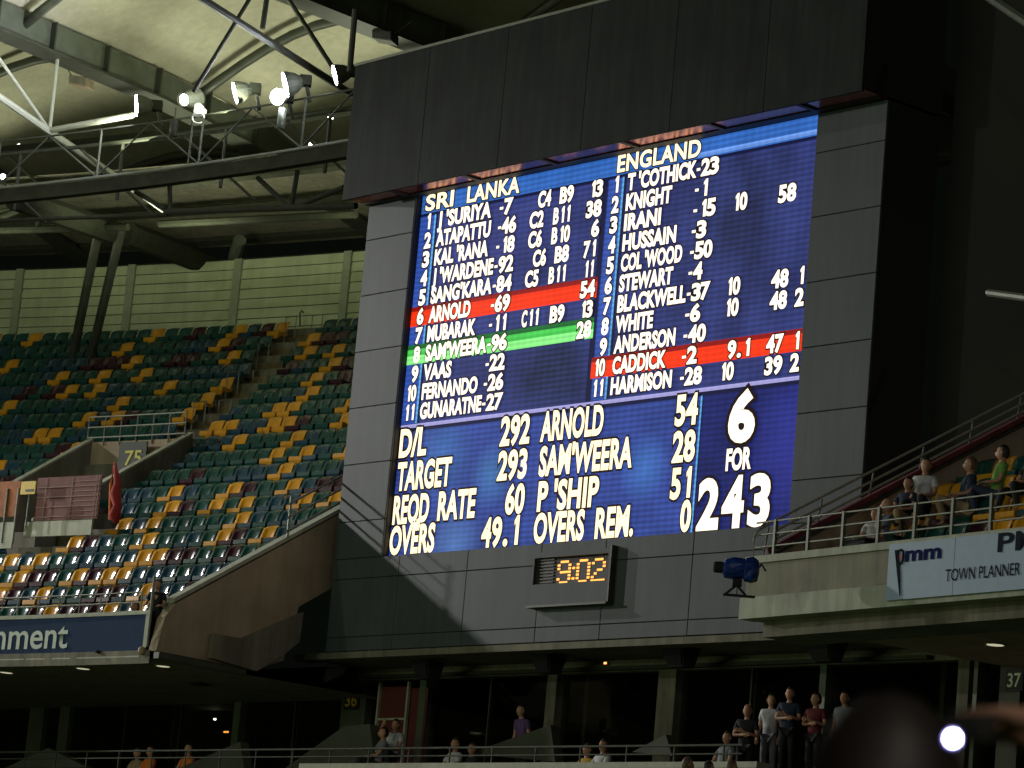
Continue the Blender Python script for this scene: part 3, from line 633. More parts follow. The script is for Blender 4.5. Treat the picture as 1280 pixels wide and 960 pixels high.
# front rail of the left tier
fr = thing('front_rail', 'thin grey rail along the front edge of the left tier above blue banner', 'railing')
for zz in (8.82, 9.05): MB().tube([pol(RR+.15, 42.9+q*.6, zz) for q in range(12)], .018, 5).build('rail', M['galv'], fr)
for q in range(12): MB().tube([pol(RR+.15, 42.9+q*.6, 8.6), pol(RR+.15, 42.9+q*.6, 9.05)], .02, 5).build('post', M['galv'], fr)
ep = thing('end_post', 'pale steel post with small round lamp at banner end', 'post')
MB().tube([pol(RR-.1, PH_END+.12, 7.75), pol(RR-.1, PH_END+.12, 9.35)], .035, 8).build('pole', M['galv'], ep)
bm = bmesh.new(); bmesh.ops.create_uvsphere(bm, u_segments=10, v_segments=6, radius=.10, matrix=Matrix.Translation(Vector(tuple(pol(RR-.1, PH_END+.25, 7.66))))); me = bpy.data.meshes.new('lamp_cover'); bm.to_mesh(me); bm.free()
link('lamp_cover', me, M['cream_box'], ep, True)

# ================================================================== LOWER FACADE (concourse boxes under the tiers)
fc = thing('concourse_building', 'dark glazed concourse level with concrete beam and columns under the scoreboard', 'building')
NF = -2.2; sA = lambda px, n=NF: 16.74 - np.dot(at_board(px, 900, n) - C0, UB)
FA0, FA1 = -22., 26.
MB().box(FB, FA0, FA1, 7.93, 8.10, NF-.2, NF+.10).build('beam', M['fasc'], fc)
MB().box(FB, FA0, FA1, 8.105, 8.265, NF-.2, NF-.02).build('beam', M['concrete_d'], fc)
MB().box(FB, -1.2, 22, 8.12, 8.268, -.5, -.02).build('edge_beam', M['concrete_d'], fc)
MB().box(FB, -1.2, 22, 8.20, 8.272, NF, -.52).build('soffit', M['fasc'], fc)
MB().box(FB, -.9, 17.0, 7.94, 8.02, NF+.12, NF+.30).build('gutter', M['steel_d'], fc)
colsx = [(38, 56, 0), (76, 88, 0), (296, 304, 1), (430, 460, 2), (526, 534, 1), (685, 697, 3), (824, 846, 3), (1026, 1034, 1), (1199, 1213, 3), (1219, 1224, 1), (1252, 1278, 2)]
edges = []
for x0, x1, kd in colsx:
    a0, a1 = sA(x0), sA(x1); edges.append((a0, a1))
    MB().box(FB, a0, a1, 4.0, 7.925, NF-.25, NF+(.12 if kd else .05)).build('column', M['conc_low'] if kd in (0, 2) else M['concrete_d'] if kd == 3 else M['steel'], fc)
bounds = [FA0] + [v for e in edges for v in e] + [FA1]
for a0, a1 in zip(bounds[0::2], bounds[1::2]):
    n = max(1, int(round((a1-a0)/2.6)))
    for k in range(n):
        q0, q1 = a0+(a1-a0)*k/n, a0+(a1-a0)*(k+1)/n
        MB().box(FB, q0+.02, q1-.02, 5.6, 7.92, NF-.10, NF-.08).build('glass_pane', M['glass'], fc)
        if k: MB().box(FB, q0-.018, q0+.018, 5.6, 7.92, NF-.13, NF-.04).build('mullion', M['steel_d'], fc)
MB().box(FB, FA0, FA1, 5.0, 5.6, NF-.3, NF-.02).build('sill_wall', M['concrete_d'], fc)
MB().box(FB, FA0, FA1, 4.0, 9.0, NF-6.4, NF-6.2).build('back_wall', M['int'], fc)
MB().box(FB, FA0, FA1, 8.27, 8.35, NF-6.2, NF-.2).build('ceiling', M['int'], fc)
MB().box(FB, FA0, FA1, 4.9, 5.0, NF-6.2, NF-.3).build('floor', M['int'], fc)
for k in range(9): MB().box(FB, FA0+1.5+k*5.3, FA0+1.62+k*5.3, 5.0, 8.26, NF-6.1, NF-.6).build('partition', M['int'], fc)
MB().box(FB, FA0, FA1, 4.55, 4.65, -1.9, 3.6).build('walkway', M['concrete_d'], fc)
for k, (px, py, n_, cc, lb) in enumerate([(269, 899, -3.4, 'lens2', 'tiny white lamp glowing inside the glazed box below raked wall'), (757, 829, .05, 'amb', 'tiny orange indicator lamp on the soffit edge beam right of the clock'), (949, 884, -4.0, 'lens2', 'tiny white lamp inside the glass left of the standing group'), (283, 915, -3.4, 'amb', 'dim orange bar lamp inside the glazed box under the left tier')]):
    if cc == 'amb' and 'amb' not in M: M['amb'] = mat('amber_indicator', (.5, .3, .1), .4, emit=(1, .30, .06), estr=3)
    c = at_board(px, py, n_); il = thing('indicator_lamp', lb, 'lamp', c); w_ = .10 if k == 3 else .035
    MB().box(Frame(c, -UB, NB), -w_, w_, -.02, .02, 0, .02).build('lens', M[cc], il); MB().box(Frame(c, -UB, NB), -w_-.02, w_+.02, -.04, .04, -.05, -.002).build('lamp_case', M['speaker'], il)
# lit doorway with red curtain near column 36
dw = thing('box_window', 'white framed window with dark red curtain beside the column numbered 36', 'window')
a0, a1 = sA(470, NF+.2), sA(506, NF+.2)
MB().box(FB, a0, a1, 5.7, 7.75, NF+.08, NF+.12).build('curtain', M['red'], dw)
for q in ((a0-.03, a0+.03), (a1-.03, a1+.03)): MB().box(FB, q[0], q[1], 5.6, 7.85, NF+.125, NF+.2).build('frame', M['ledge'], dw)
MB().box(FB, a0-.03, a1+.03, 6.95, 7.0, NF+.125, NF+.19).build('transom', M['ledge'], dw); MB().box(FB, a1+.05, a1+.65, 5.7, 7.7, NF+.08, NF+.11).build('curtain', M['red'], dw)
# column numbers
for txt, x0, x1, y0, y1, lab, cc in [("36", 430, 444, 866, 884, 'small dark sign with dim orange number 36 on concrete column', (.5, .28, .03)), ("37", 1257, 1273, 840, 860, 'small dark sign with pale number 37 on the far right column', (.55, .6, .45))]:
    s_ = thing('number_sign', lab, 'sign'); nn = NF + .16
    a0, a1 = sA(x0, nn), sA(x1, nn); z0 = at_board(x0, y1, nn)[2]; z1 = at_board(x0, y0, nn)[2]
    MB().box(FB, a0-.06, a1+.06, z0-.06, z1+.06, nn-.03, nn).build('sign_board', M['black'], s_)
    lettering(txt, FB, a0, a1, z0+.02, (z1-z0)*.85, nn+.01, mat('sign_paint', cc, .6), s_, .015)
# hanging speakers
for k, (px, py, wd) in enumerate([(250, 844, .62), (535, 836, .62), (686, 828, .66), (851, 820, .70), (1033, 812, .75)]):
    nn = -.9 if k else 1.0
    c = at_board(px, py, nn)
    s_ = thing('hanging_speaker', 'black loudspeaker hanging under the soffit, %s' % ['below the left tier wall', 'nearest the column numbered 36', 'above a slim pale column below the clock', 'above the wide pale column', 'under the right tier balcony'][k], 'speaker', c, 'loudspeakers hanging under the soffit')
    Fz = Frame(c, -UB, NB); h_ = .25
    mb = MB(); mb.hexa([Fz(-wd*.36, -h_, -.18), Fz(wd*.36, -h_, -.18), Fz(wd*.30, -h_, .12), Fz(-wd*.30, -h_, .12), Fz(-wd*.5, h_*.7, -.25), Fz(wd*.5, h_*.7, -.25), Fz(wd*.5, h_*.7, .30), Fz(-wd*.5, h_*.7, .30)])
    mb.build('case', M['speaker'], s_, bevel=.02)
    MB().hexa([Fz(-wd*.29, -h_*.8, .15), Fz(wd*.29, -h_*.8, .15), Fz(wd*.29, -h_*.8, .17), Fz(-wd*.29, -h_*.8, .17), Fz(-wd*.45, h_*.55, .31), Fz(wd*.45, h_*.55, .31), Fz(wd*.45, h_*.55, .33), Fz(-wd*.45, h_*.55, .33)]).build('grille', M['black'], s_)
    for q in (-.2, .2): MB().tube([Fz(q, h_*.7, 0), Fz(q, h_*.7+.22, 0)], .02, 6).build('hanger', M['steel_d'], s_)
# walkway rail
rl = thing('walkway_rail', 'grey steel railing along the concourse front at the bottom of the view', 'railing')
NRl = 2.6
zt_ = at_board(950, 931, NRl)[2]; zm = at_board(950, 942, NRl)[2]; zb_ = at_board(950, 955, NRl)[2]
MB().tube([FB(-14, zt_, NRl), FB(16.6, zt_, NRl)], .025, 6).build('rail', M['cat'], rl)
MB().tube([FB(-14, zm, NRl), FB(16.6, zm, NRl)], .018, 6).build('rail', M['cat'], rl)
for k in range(23): MB().tube([FB(-13.6+k*1.35, zb_-.3, NRl), FB(-13.6+k*1.35, zt_, NRl)], .02, 6).build('post', M['cat'], rl)
lw = thing('ledge_wall', 'low white topped ledge wall below the walkway railing', 'wall')
MB().box(FB, 3.4, 17.4, zb_-1.3, zb_-.12, NRl+.1, NRl+.35).build('wall', M['concrete_d'], lw)
MB().box(FB, 3.4, 17.4, zb_-.117, zb_, NRl+.05, NRl+.4).build('coping', mat('white_coping', (.36, .36, .29), .7), lw)
# raked stair walls
for pts, n_, lab in [([(213, 965), (300, 927), (306, 965)], 1.2, 'low raked grey stair wall below the left tier, leftmost of the ramps'), ([(345, 968), (430, 908), (462, 905), (470, 968)], .6, 'grey raked wall at the foot of column 36'),
                     ([(585, 942), (688, 906), (694, 952)], .3, 'dark raked stair wall rising toward the slim column below the clock'), ([(790, 940), (832, 918), (840, 945)], .3, 'short raked wall end beside the wide pale column'), ([(-5, 965), (60, 935), (120, 965)], 1.4, 'low raked wall at the far bottom left corner')]:
    P = [at_board(x, y, n_) for x, y in pts]
    tag(MB().prism(P, -NB*.25).build('ramp_wall', M['conc_low']), lab, 'wall', 'raked stair walls on the concourse')

# ================================================================== RIGHT TIER
rt = thing('grandstand', 'upper tier balcony right of the scoreboard with people, seats and blue sponsor sign', 'grandstand')
ZT = 8.44
MB().box(FR, 0, 20, 7.78, ZT-.06, 0, .25).build('fascia', M['fasc'], rt)
MB().box(FR, -.02, 20, 7.40, 7.775, -.10, .25).build('ledge', M['ledge'], rt)
MB().box(FR, -.02, 20, ZT-.057, ZT+.07, -.04, .28).build('coping', M['ledge'], rt)
MB().box(FR, .02, 20, 7.41, 7.60, .26, 16).build('soffit', M['concrete'], rt)
MB().prism([FR(-.0, 7.6, .26), FR(0, 8.5, .26), FR(0, 8.5+.585*9, 9.26), FR(0, 7.6+.585*9, 9.26)], FR(.22, 0)-FR(0, 0)).build('raked_wall', M['concrete'], rt)
MB().prism([FR(-.03, 8.503, .26), FR(-.03, 8.56, .26), FR(-.03, 8.56+.585*9, 9.26), FR(-.03, 8.503+.585*9, 9.26)], FR(.28, 0)-FR(0, 0)).build('coping', M['steel_d'], rt)
tr = MB()
for i in range(10):
    z_ = 7.72 + i*.617; c_ = .27 + i*1.0
    tr.box(FR, .225, 12, z_-.6, z_, c_, c_+1.02)
tr.build('terrace_steps', M['concrete_d'], rt)
# maroon stripe (trim) below the raked rail
rk = thing('raked_rail', 'three bar steel handrail sloping up over the raked end wall of right tier', 'railing')
zz = lambda c, h: 8.56 + .585*(c-.26) + h
for h_ in (.20, .36, .55):
    pts = [FR(.1, zz(c, h_), c) for c in (.5, 3, 6, 9.2)]
    if h_ == .55: pts = [FR(.1, 8.45, .02), FR(.1, 8.85, .02), FR(.1, 9.0, .10), FR(.1, 9.1, .26)] + pts
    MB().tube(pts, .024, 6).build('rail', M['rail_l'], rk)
for k in range(8):
    c_ = .25 + 1.15*k; MB().tube([FR(.1, zz(c_, 0), c_), FR(.1, zz(c_, .55), c_ + .08)], .018, 6).build('post', M['galv'], rk)
MB().prism([FR(.05, zz(.3, .02), .3), FR(.05, zz(.3, .13), .3), FR(.05, zz(9, .13), 9), FR(.05, zz(9, .02), 9)], FR(.14, 0)-FR(0, 0)).build('maroon_strip', mat('maroon_strip_paint', (.14, .03, .03), .6, var=.4, scale=3), rk)
rr_ = thing('balcony_rail', 'pale green three bar rail along the right balcony above the sponsor sign', 'railing')
for h_ in (.18, .40, .62): MB().tube([FR(.05, ZT+.07+h_, .1), FR(10, ZT+.07+h_, .1)], .018, 6).build('rail', M['galv'], rr_)
for k in range(11): MB().box(FR, .56+k*.92, .615+k*.92, ZT+.07, ZT+.71, .07, .13).build('post', M['steel'], rr_)
# sponsor sign
sp = thing('sponsor_sign', 'pale blue sponsor sign with pmm logo and TOWN PLANNER lettering on balcony front', 'sign')
aR = lambda px: float(np.dot(at_plane(px, 720, FR(0, 0, -.06), OR) - FR(0, 0), -TT))
s0 = aR(1115)
MB().box(FR, s0, s0+1.62, 7.49, ZT-.01, -.16, -.105).build('sign_panel', mat('pale_blue_vinyl', (.20, .30, .42), .5, var=.05), sp)
MB().box(FR, s0+1.63, s0+8, 7.49, ZT-.01, -.16, -.105).build('sign_panel', sp.children[0].data.materials[0] if sp.children else mat('pale_blue_vinyl_b', (.20, .30, .42), .5, var=.05), sp)
navy = mat('navy_print', (.012, .016, .09), .9, spec=.05); dk = mat('charcoal_print', (.02, .023, .035), .9, spec=.05)
lettering("mm", FR, aR(1137), aR(1180), 8.12, .185*1.32, -.17, navy, sp, .035)
lettering("PM", FR, aR(1252), aR(1302), 8.12, .30, -.17, dk, sp, .02)
lettering("TOWN PLANNER", FR, aR(1188), aR(1281), 7.72, .20, -.17, dk, sp, .004)
mb = MB(); cxl = aR(1130)
ringp = [FR(cxl+.085*math.cos(t*math.pi/6), 8.20+.12*math.sin(t*math.pi/6), -.17) for t in range(13)]
mb.tube(ringp, .018, 6, cap=False); mb.build('logo_ring', dk, sp)
MB().box(FR, cxl-.05, cxl+.05, 8.14, 8.25, -.172, -.166).build('logo_globe', mat('logo_red_print', (.22, .05, .05), .6), sp)
MB().prism([FR(aR(1123), 8.32, -.168), FR(aR(1128), 8.32, -.168), FR(aR(1133.5), 7.55, -.168), FR(aR(1132.5), 7.55, -.168)], OR*-.01).build('logo_stroke', dk, sp)
# right seats
zrow = lambda i: 7.72 + i*.617
k = 0; rs2 = random.Random(4)
for i in range(5):
    for j in range(14):
        a_ = .62 + j*.5554
        if i in (0,) and a_ < 2.0: continue
        if a_ > 7.0: continue
        c = rs2.choices(['s_green', 's_teal', 's_yellow', 's_maroon'], [.34, .22, .32, .12])[0]
        if i == 3: c = 's_yellow' if j % 3 != 2 else 's_green'
        seat(FR(a_, zrow(i), .75 + i*1.0), math.atan2(OR[1], OR[0]) - math.pi/2, c, '%s plastic seat on right tier, %s row from balcony rail, %s from the raked wall' % (c[2:], ORD(i+1), ORD(j+1)), 'plastic seats of the right tier')
# black box below rail, tv camera
bx = thing('equipment_case', 'small black equipment case lying behind the balcony rail beside seated man', 'case')
pp = FR(aR(1047), ZT+.08, .25)
MB().box(Frame(pp, -TT, OR), -.28, .28, .0, .15, 0, .35).build('case_body', M['speaker'], bx, bevel=.02); MB().box(Frame(pp, -TT, OR), -.28, .28, .153, .18, 0, .35).build('lid', M['bracket'], bx, bevel=.01)
tv = thing('television_camera', 'television camera under a blue rain cover on a mount at the balcony corner', 'camera')
c = at_y(921, 711, 55.6); Fc = Frame(c, (1, 0, 0), (0, -1, 0)); bluec = mat('blue_rain_cover', (.008, .035, .20), .35, var=.5, scale=9, bump=.6, bscale=12, coat=.3)
def blob(F, L, R, n=14, jit=.12, seed=1):
    rn = random.Random(seed); mb = MB(); rings = []
    for k in range(len(L)):
        rings.append([(L[k], R[k]*math.sin(2*math.pi*j/n)*(1+rn.uniform(-jit, jit))*1.0, R[k]*.8*math.cos(2*math.pi*j/n)*(1+rn.uniform(-jit, jit))) for j in range(n)])
    for k in range(len(L)-1):
        for j in range(n):
            q = [rings[k][j], rings[k][(j+1) % n], rings[k+1][(j+1) % n], rings[k+1][j]]; mb.poly([F(*p) for p in q])
    mb.poly([F(*p) for p in rings[0]]); mb.poly([F(*p) for p in rings[-1]][::-1])
    return mb
blob(Fc, [-.24, -.2, -.05, .1, .26, .30], [.10, .16, .19, .17, .15, .08]).build('rain_cover', bluec, tv)
blob(Fc, [.10, .14, .26, .36, .38], [.12, .2, .22, .17, .08], seed=3).build('viewfinder_cover', bluec, tv)
blob(Fc, [-.40, -.38, -.26, -.22], [.07, .095, .10, .09], jit=.02).build('lens_hood', M['speaker'], tv)
MB().box(Fc, -.06, .10, -.30, -.18, -.08, .08).build('pan_head', M['speaker'], tv)
for dx in (-.16, .02, .18): MB().tube([Fc(.02, -.28, 0), Fc(dx, -.44, .1*dx)], .022, 6).build('mount_leg', M['galv'] if dx == .02 else M['speaker'], tv)
MB().box(Fc, -.2, .34, -.47, -.44, -.06, .06).build('mount_plate', M['speaker'], tv)
MB().tube([Fc(.30, -.05, 0), Fc(.42, .12, -.05), Fc(.50, .02, -.1)], .02, 6).build('pan_handle', M['steel_d'], tv)
# right tier downlights and left tier downlights
for F_, lst, zpl, lab in ((None, [(1068, 782), (1168, 771), (1244, 805), (1275, 762)], 7.405, 'right'), (None, [(8, 840), (104, 835), (204, 832)], 7.495, 'left')):
    for q, (px, py) in enumerate(lst):
        r_ = ray(px, py); p = r_ * (zpl / r_[2]); p = p - ZV*.012
        nm_ = ['nearest the tier end', 'second from the tier end', 'third from the tier end', 'closest to the right edge of the view'][q] if lab == 'right' else ['farthest left', 'in the middle under the banner', 'nearest the raked wall'][q]
        d_ = thing('downlight', 'small round downlight in the %s tier soffit, %s' % (lab, nm_), 'lamp', group='soffit downlights')
        pts = [p + np.array([.15*math.cos(t*math.pi/5), .15*math.sin(t*math.pi/5), 0]) for t in range(10)]
        MB().prism(pts, (0, 0, -.012)).build('lens', M['down'], d_)
        ptr = [p + np.array([.19*math.cos(t*math.pi/5), .19*math.sin(t*math.pi/5), .004]) for t in range(11)]
        MB().tube(ptr, .015, 5, cap=False).build('trim_ring', M['ledge'], d_)

# ================================================================== ROOF
BAY = 7.3; G1, G2 = 54.33, 47.03; CROWN = 1.9
def rbase(ring): return 26.75 if ring < 89 else 26.75 - (ring-89)*.16
def rz(ring, phi):
    f = ((phi - G2) / BAY) % 1.0; return rbase(ring) + .35 + CROWN*math.sin(math.pi*f)
rf = thing('stadium_roof', 'curved stadium roof with pale vaulted lining on dark steel girders above left tier', 'roof')
for b_ in range(-1, 4):
    p0 = G2 + b_*BAY; mb = MB(); nr, npz = 14, 14; rings = [66 + k*(99-66)/nr for k in range(nr+1)]
    for k in range(nr):
        for j in range(npz):
            a, b = p0 + BAY*j/npz, p0 + BAY*(j+1)/npz
            e = 1e-4 if j == npz-1 else 0
            mb.poly([pol(rings[k], a, rz(rings[k], a+1e-6)), pol(rings[k], b, rz(rings[k], b-1e-6)), pol(rings[k+1], b, rz(rings[k+1], b-1e-6)), pol(rings[k+1], a, rz(rings[k+1], a+1e-6))])
    mb.build('roof_lining', M['roof'], rf, True)
for b_ in range(-1, 4):
    ph = G2 + b_*BAY
    # box girder with stiffeners
    Fg = lambda a, z, c: pol(c, ph + math.degrees(a/c), z)
    rg0, rg1 = 66, 98.5; n = 8
    mb = MB()
    for k in range(n):
        c0, c1 = rg0+(rg1-rg0)*k/n, rg0+(rg1-rg0)*(k+1)/n
        mb.hexa([Fg(-.2, rbase(c0)-.55, c0), Fg(.2, rbase(c0)-.55, c0), Fg(.2, rbase(c1)-.55, c1), Fg(-.2, rbase(c1)-.55, c1), Fg(-.2, rbase(c0)+.3, c0), Fg(.2, rbase(c0)+.3, c0), Fg(.2, rbase(c1)+.3, c1), Fg(-.2, rbase(c1)+.3, c1)])
    mb.build('girder', M['steel'], rf)
    mb = MB()
    for k in range(n):
        c0, c1 = rg0+(rg1-rg0)*k/n, rg0+(rg1-rg0)*(k+1)/n
        mb.hexa([Fg(-.42, rbase(c0)-.62, c0), Fg(.42, rbase(c0)-.62, c0), Fg(.42, rbase(c1)-.62, c1), Fg(-.42, rbase(c1)-.62, c1), Fg(-.42, rbase(c0)-.555, c0), Fg(.42, rbase(c0)-.555, c0), Fg(.42, rbase(c1)-.555, c1), Fg(-.42, rbase(c1)-.555, c1)])
    mb.build('girder_flange', M['steel_d'], rf)
    for k in range(12):
        c0 = 70 + k*2.3
        mb = MB(); mb.hexa([Fg(-.40, rbase(c0)-.55, c0), Fg(.40, rbase(c0)-.55, c0), Fg(.40, rbase(c0)-.55, c0+.06), Fg(-.40, rbase(c0)-.55, c0+.06), Fg(-.40, rbase(c0)+.28, c0), Fg(.40, rbase(c0)+.28, c0), Fg(.40, rbase(c0)+.28, c0+.06), Fg(-.40, rbase(c0)+.28, c0+.06)])
        mb.build('stiffener', M['steel_d'], rf)
    # ring arches following the vault
    if b_ < 3:
        for rg in (80.5, 88.0, 95.5):
            pts = [pol(rg, ph + BAY*t/12, rbase(rg) - .15 + CROWN*math.sin(math.pi*t/12)) for t in range(13)]
            MB().tube(pts, .15, 8).build('arch_rib', M['steel_d'], rf, True)
# lower chord trusses beneath girders 1 and 2
def member(name, p, q, r_, m, par): return MB().tube([p, q], r_, 8).build(name, M[m], par)
t1 = thing('roof_truss', 'bright lit tubular roof truss slanting down beside the leftmost floodlight', 'truss')
P_ = lambda x, y: at_phi(x, y, G1)
member('lower_chord', P_(-30, 101), P_(168, 237), .10, 'tube', t1); member('lower_chord', P_(168, 237), P_(209, 266), .085, 'steel', t1)  # floodlight glow put into the pale colour; same chord continues in darker steel
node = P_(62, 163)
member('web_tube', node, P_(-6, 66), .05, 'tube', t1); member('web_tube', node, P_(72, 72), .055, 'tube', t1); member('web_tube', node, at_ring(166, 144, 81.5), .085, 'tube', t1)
t2 = thing('roof_truss', 'dark tubular roof truss crossing the vault left of the scoreboard hood', 'truss')
Q_ = lambda x, y: at_phi(x, y, G2)
member('lower_chord', Q_(235, -13), Q_(470, 137), .10, 'steel_d', t2)
for a, b, r_ in (((316, -8), (242, 114), .055), ((334, -5), (328, 36), .075), ((358, -5), (421, 92), .065)): member('web_tube', Q_(*a), Q_(*b), r_, 'cat', t2)
member('web_tube', at_y(444, 12, 80), at_y(437, 90, 80), .08, 'steel_d', t2)
# catwalk
cw = thing('roof_catwalk', 'steel catwalk gantry with floodlights spanning beneath the roof beside scoreboard', 'catwalk')
RC = 81.0; pC = [41.5 + k*1.0 for k in range(19)]
Fcw = lambda a, z, c: pol(RC+c, a, z)
for p in pC[:-1]:
    MB().box(Fcw, p, p+1.0, 21.66, 22.02, 0, .25).build('walkway_beam', M['beam_dark'], cw)
MB().tube([pol(RC-.05, p, 22.06) for p in pC], .05, 6).build('edge_tube', M['steel'], cw); MB().tube([pol(RC, p, 23.45) for p in pC], .032, 6).build('top_rail', M['cat'], cw); MB().tube([pol(RC+1.6, p, 23.6) for p in pC], .06, 6).build('top_rail', M['cat'], cw); MB().tube([pol(RC+3.0, p, 22.9) for p in pC], .10, 6).build('top_rail', M['steel_d'], cw)
for k in range(-1, 6):
    p = 49.36 - .0 + (k-0)*2.75 - 2.75
    if p > 59: continue
    for off in (0, .28) if k % 2 else (0,): MB().tube([pol(RC, p+off, 22.05), pol(RC, p+off, 23.45)], .032, 6).build('upright', M['cat'], cw)
    MB().tube([pol(RC, p, 22.1), pol(RC, p+1.4, 23.42)], .026, 6).build('brace', M['cat'], cw)
    MB().tube([pol(RC, p, 22.1), pol(RC, p-1.3, 23.42)], .026, 6).build('brace', M['cat'], cw)
    MB().tube([pol(RC+1.6, p+.5, 21.9), pol(RC+1.6, p+.5, 23.6)], .05, 6).build('upright', M['steel_d'], cw)
    MB().tube([pol(RC+3, p+.5, 21.9), pol(RC+1.6, p+1.7, 23.6)], .04, 6).build('brace', M['steel_d'], cw)
# lower tie truss
tt = thing('tie_truss', 'dark lower tie truss under the catwalk near the scoreboard edge', 'truss')
RL = 82.0; q_ = lambda x, y: at_ring(x, y, RL)
member('lower_chord', q_(207, 265), q_(445, 257), .09, 'tie', tt); member('chord', q_(-10, 276), q_(210, 268), .06, 'tie', tt)
for a, b in (((362, 260), (322, 222)), ((364, 260), (372, 213)), ((366, 260), (430, 234)), ((213, 262), (212, 232)), ((207, 262), (170, 240))): member('web_tube', q_(*a), q_(*b), .07, 'tie', tt)
RL2 = 90.0; q2 = lambda x, y: at_ring(x, y, RL2)
for a, b, r_ in (((-8, 276), (42, 255), .10), ((52, 258), (47, 285), .10), ((-10, 288), (160, 284), .12), ((-10, 266), (60, 250), .05), ((200, 280), (445, 268), .12), ((-10, 176), (60, 240), .05)): member('rear_member', q2(*a), q2(*b), r_, 'tie', tt)
# rear purlins and eaves
ev = thing('roof_eaves', 'dark layered purlins and eaves edge of the roof behind the catwalk', 'roof')
for rg, z_, r_ in ((86, 24.9, .16), (90, 24.75, .18), (93, 24.7, .15), (97.5, 25.05, .22)):
    MB().tube([pol(rg, 40+k*1.0, z_) for k in range(29)], r_, 6).build('purlin', M['tie'], ev)
mb = MB(); arc_band(mb, 90, 25.3, 98.5, 25.05, 40, 68, 28); mb.build('eaves_lining', M['fasc'], ev)
# V columns
vc = thing('raking_columns', 'pair of dark raking steel columns rising from the back rows to the roof', 'column')
foot = lambda x, y, i: pol(ringf(i)-.2, ang(at_ring(x, y, ringf(i)-.2)), zf(i))
for (fx, fy), (tx, ty) in (((90, 441), (124, 285)), ((113, 437), (152, 285))):
    a = foot(fx, fy, 18); b = at_ring(tx, ty, 91.0); MB().tube([a, b], .15, 10).build('column_tube', M['steel_d'], vc)
MB().tube([at_ring(300, 300, 96), at_ring(293, 322, WR+.5)], .22, 8).build('column_tube', M['steel'], vc)
member('radial_beam', at_ring(18, 247, 84), at_ring(168, 300, 93), .38, 'tie', vc); member('radial_beam', at_ring(160, 292, 92), at_ring(262, 330, 97), .40, 'tie', vc)

# floodlights on the catwalk
fls = [(171, 132, .19, 8.5, 1), (294, 116, .19, 8.5, 1), (357, 106, .20, 9, 1), (347, 121, .13, 8, 2), (419, 94, .15, 8, 1)]
def disc(c, nrm, rx, n=14):
    nrm = Vector(tuple(nrm)).normalized(); a = nrm.cross(Vector((0, 0, 1))).normalized(); b = a.cross(nrm); c = Vector(tuple(c))
    return [c + a*math.cos(2*math.pi*k/n)*rx + b*math.sin(2*math.pi*k/n)*rx for k in range(n)]
desc = ['leftmost, beside the glowing roof tube', 'in the middle of the gantry', 'largest, right of the middle', 'small round one just under the largest', 'rightmost, close to the scoreboard hood']
for k, (px, py, r_, h_, kd) in enumerate(fls):
    c = at_ring(px, py, RC-.35); to = np.array([-.95, -.16, -.36]) if kd == 1 else np.array([-.45, -.9, -.3])
    if k == 0: to = np.array([-.97, -.22, -.16])
    to = to/np.linalg.norm(to); s_ = thing('floodlight', 'lit round floodlight on the roof catwalk, %s' % desc[k], 'floodlight', c, 'lit floodlights on the roof catwalk')
    R_ = .30 if kd == 1 else .22
    if k == 2: R_ = .34
    if k == 4: R_ = .27
    prof = [(0.02, R_*1.02), (-.10, R_*1.0), (-.30, R_*.75), (-.45, R_*.4), (-.55, R_*.3)]
    mb = MB(); rings = [disc(c + to*d, to, rr2) for d, rr2 in prof]
    for a, b in zip(rings[:-1], rings[1:]):
        for j in range(14): mb.poly([a[j], a[(j+1) % 14], b[(j+1) % 14], b[j]])
    mb.poly(rings[-1]); mb.build('reflector_housing', M['cat'], s_, True)
    MB().poly(disc(c + to*.0, to, R_*.97)).build('lens', M['lens_hot' if k == 0 else 'lens'], s_)
    bb = c - to*.55; MB().box(Frame(bb, (1, 0, 0), (0, 1, 0)), -.15, .15, -.15, .12, -.15, .15).build('ballast_box', M['tie'], s_)
    MB().tube([bb, bb + np.array([.15, .3, -.5])], .05, 6).build('bracket', M['steel_d'], s_)
# one unlit-facing lamp, hanging ring lamp
s_ = thing('floodlight', 'dim green cased floodlight with small glowing lens left of gantry middle', 'floodlight', at_ring(237, 124, RC-.35), 'lit floodlights on the roof catwalk')
c = at_ring(236, 124, RC-.35); to = np.array([-.55, -.75, -.35]); to /= np.linalg.norm(to)
mb = MB(); rings = [disc(c + to*d, to, r2) for d, r2 in ((.25, .20), (.0, .26), (-.3, .30), (-.5, .15))]
for a, b in zip(rings[:-1], rings[1:]):
    for j in range(14): mb.poly([a[j], a[(j+1) % 14], b[(j+1) % 14], b[j]])
mb.poly(rings[-1]); mb.build('reflector_housing', M['cat'], s_, True); MB().poly(disc(c+to*.2, to, .16)).build('lens', M['lens2'], s_)
c2 = at_ring(248, 146, RC-.4); ringp = [Vector(tuple(c2)) + Vector((.16*math.cos(t*math.pi/8), 0, .16*math.sin(t*math.pi/8)-.02)) for t in range(15)]
s2 = thing('hoop_lamp', 'white hooded lamp with round wire hoop below it on the gantry', 'lamp', c2)
MB().tube(ringp, .02, 6).build('hoop', M['tube'], s2); MB().tube([at_ring(247, 131, RC-.4), at_ring(250, 141, RC-.4)], [.09, .19], 10).build('lamp_hood', M['tube'], s2)
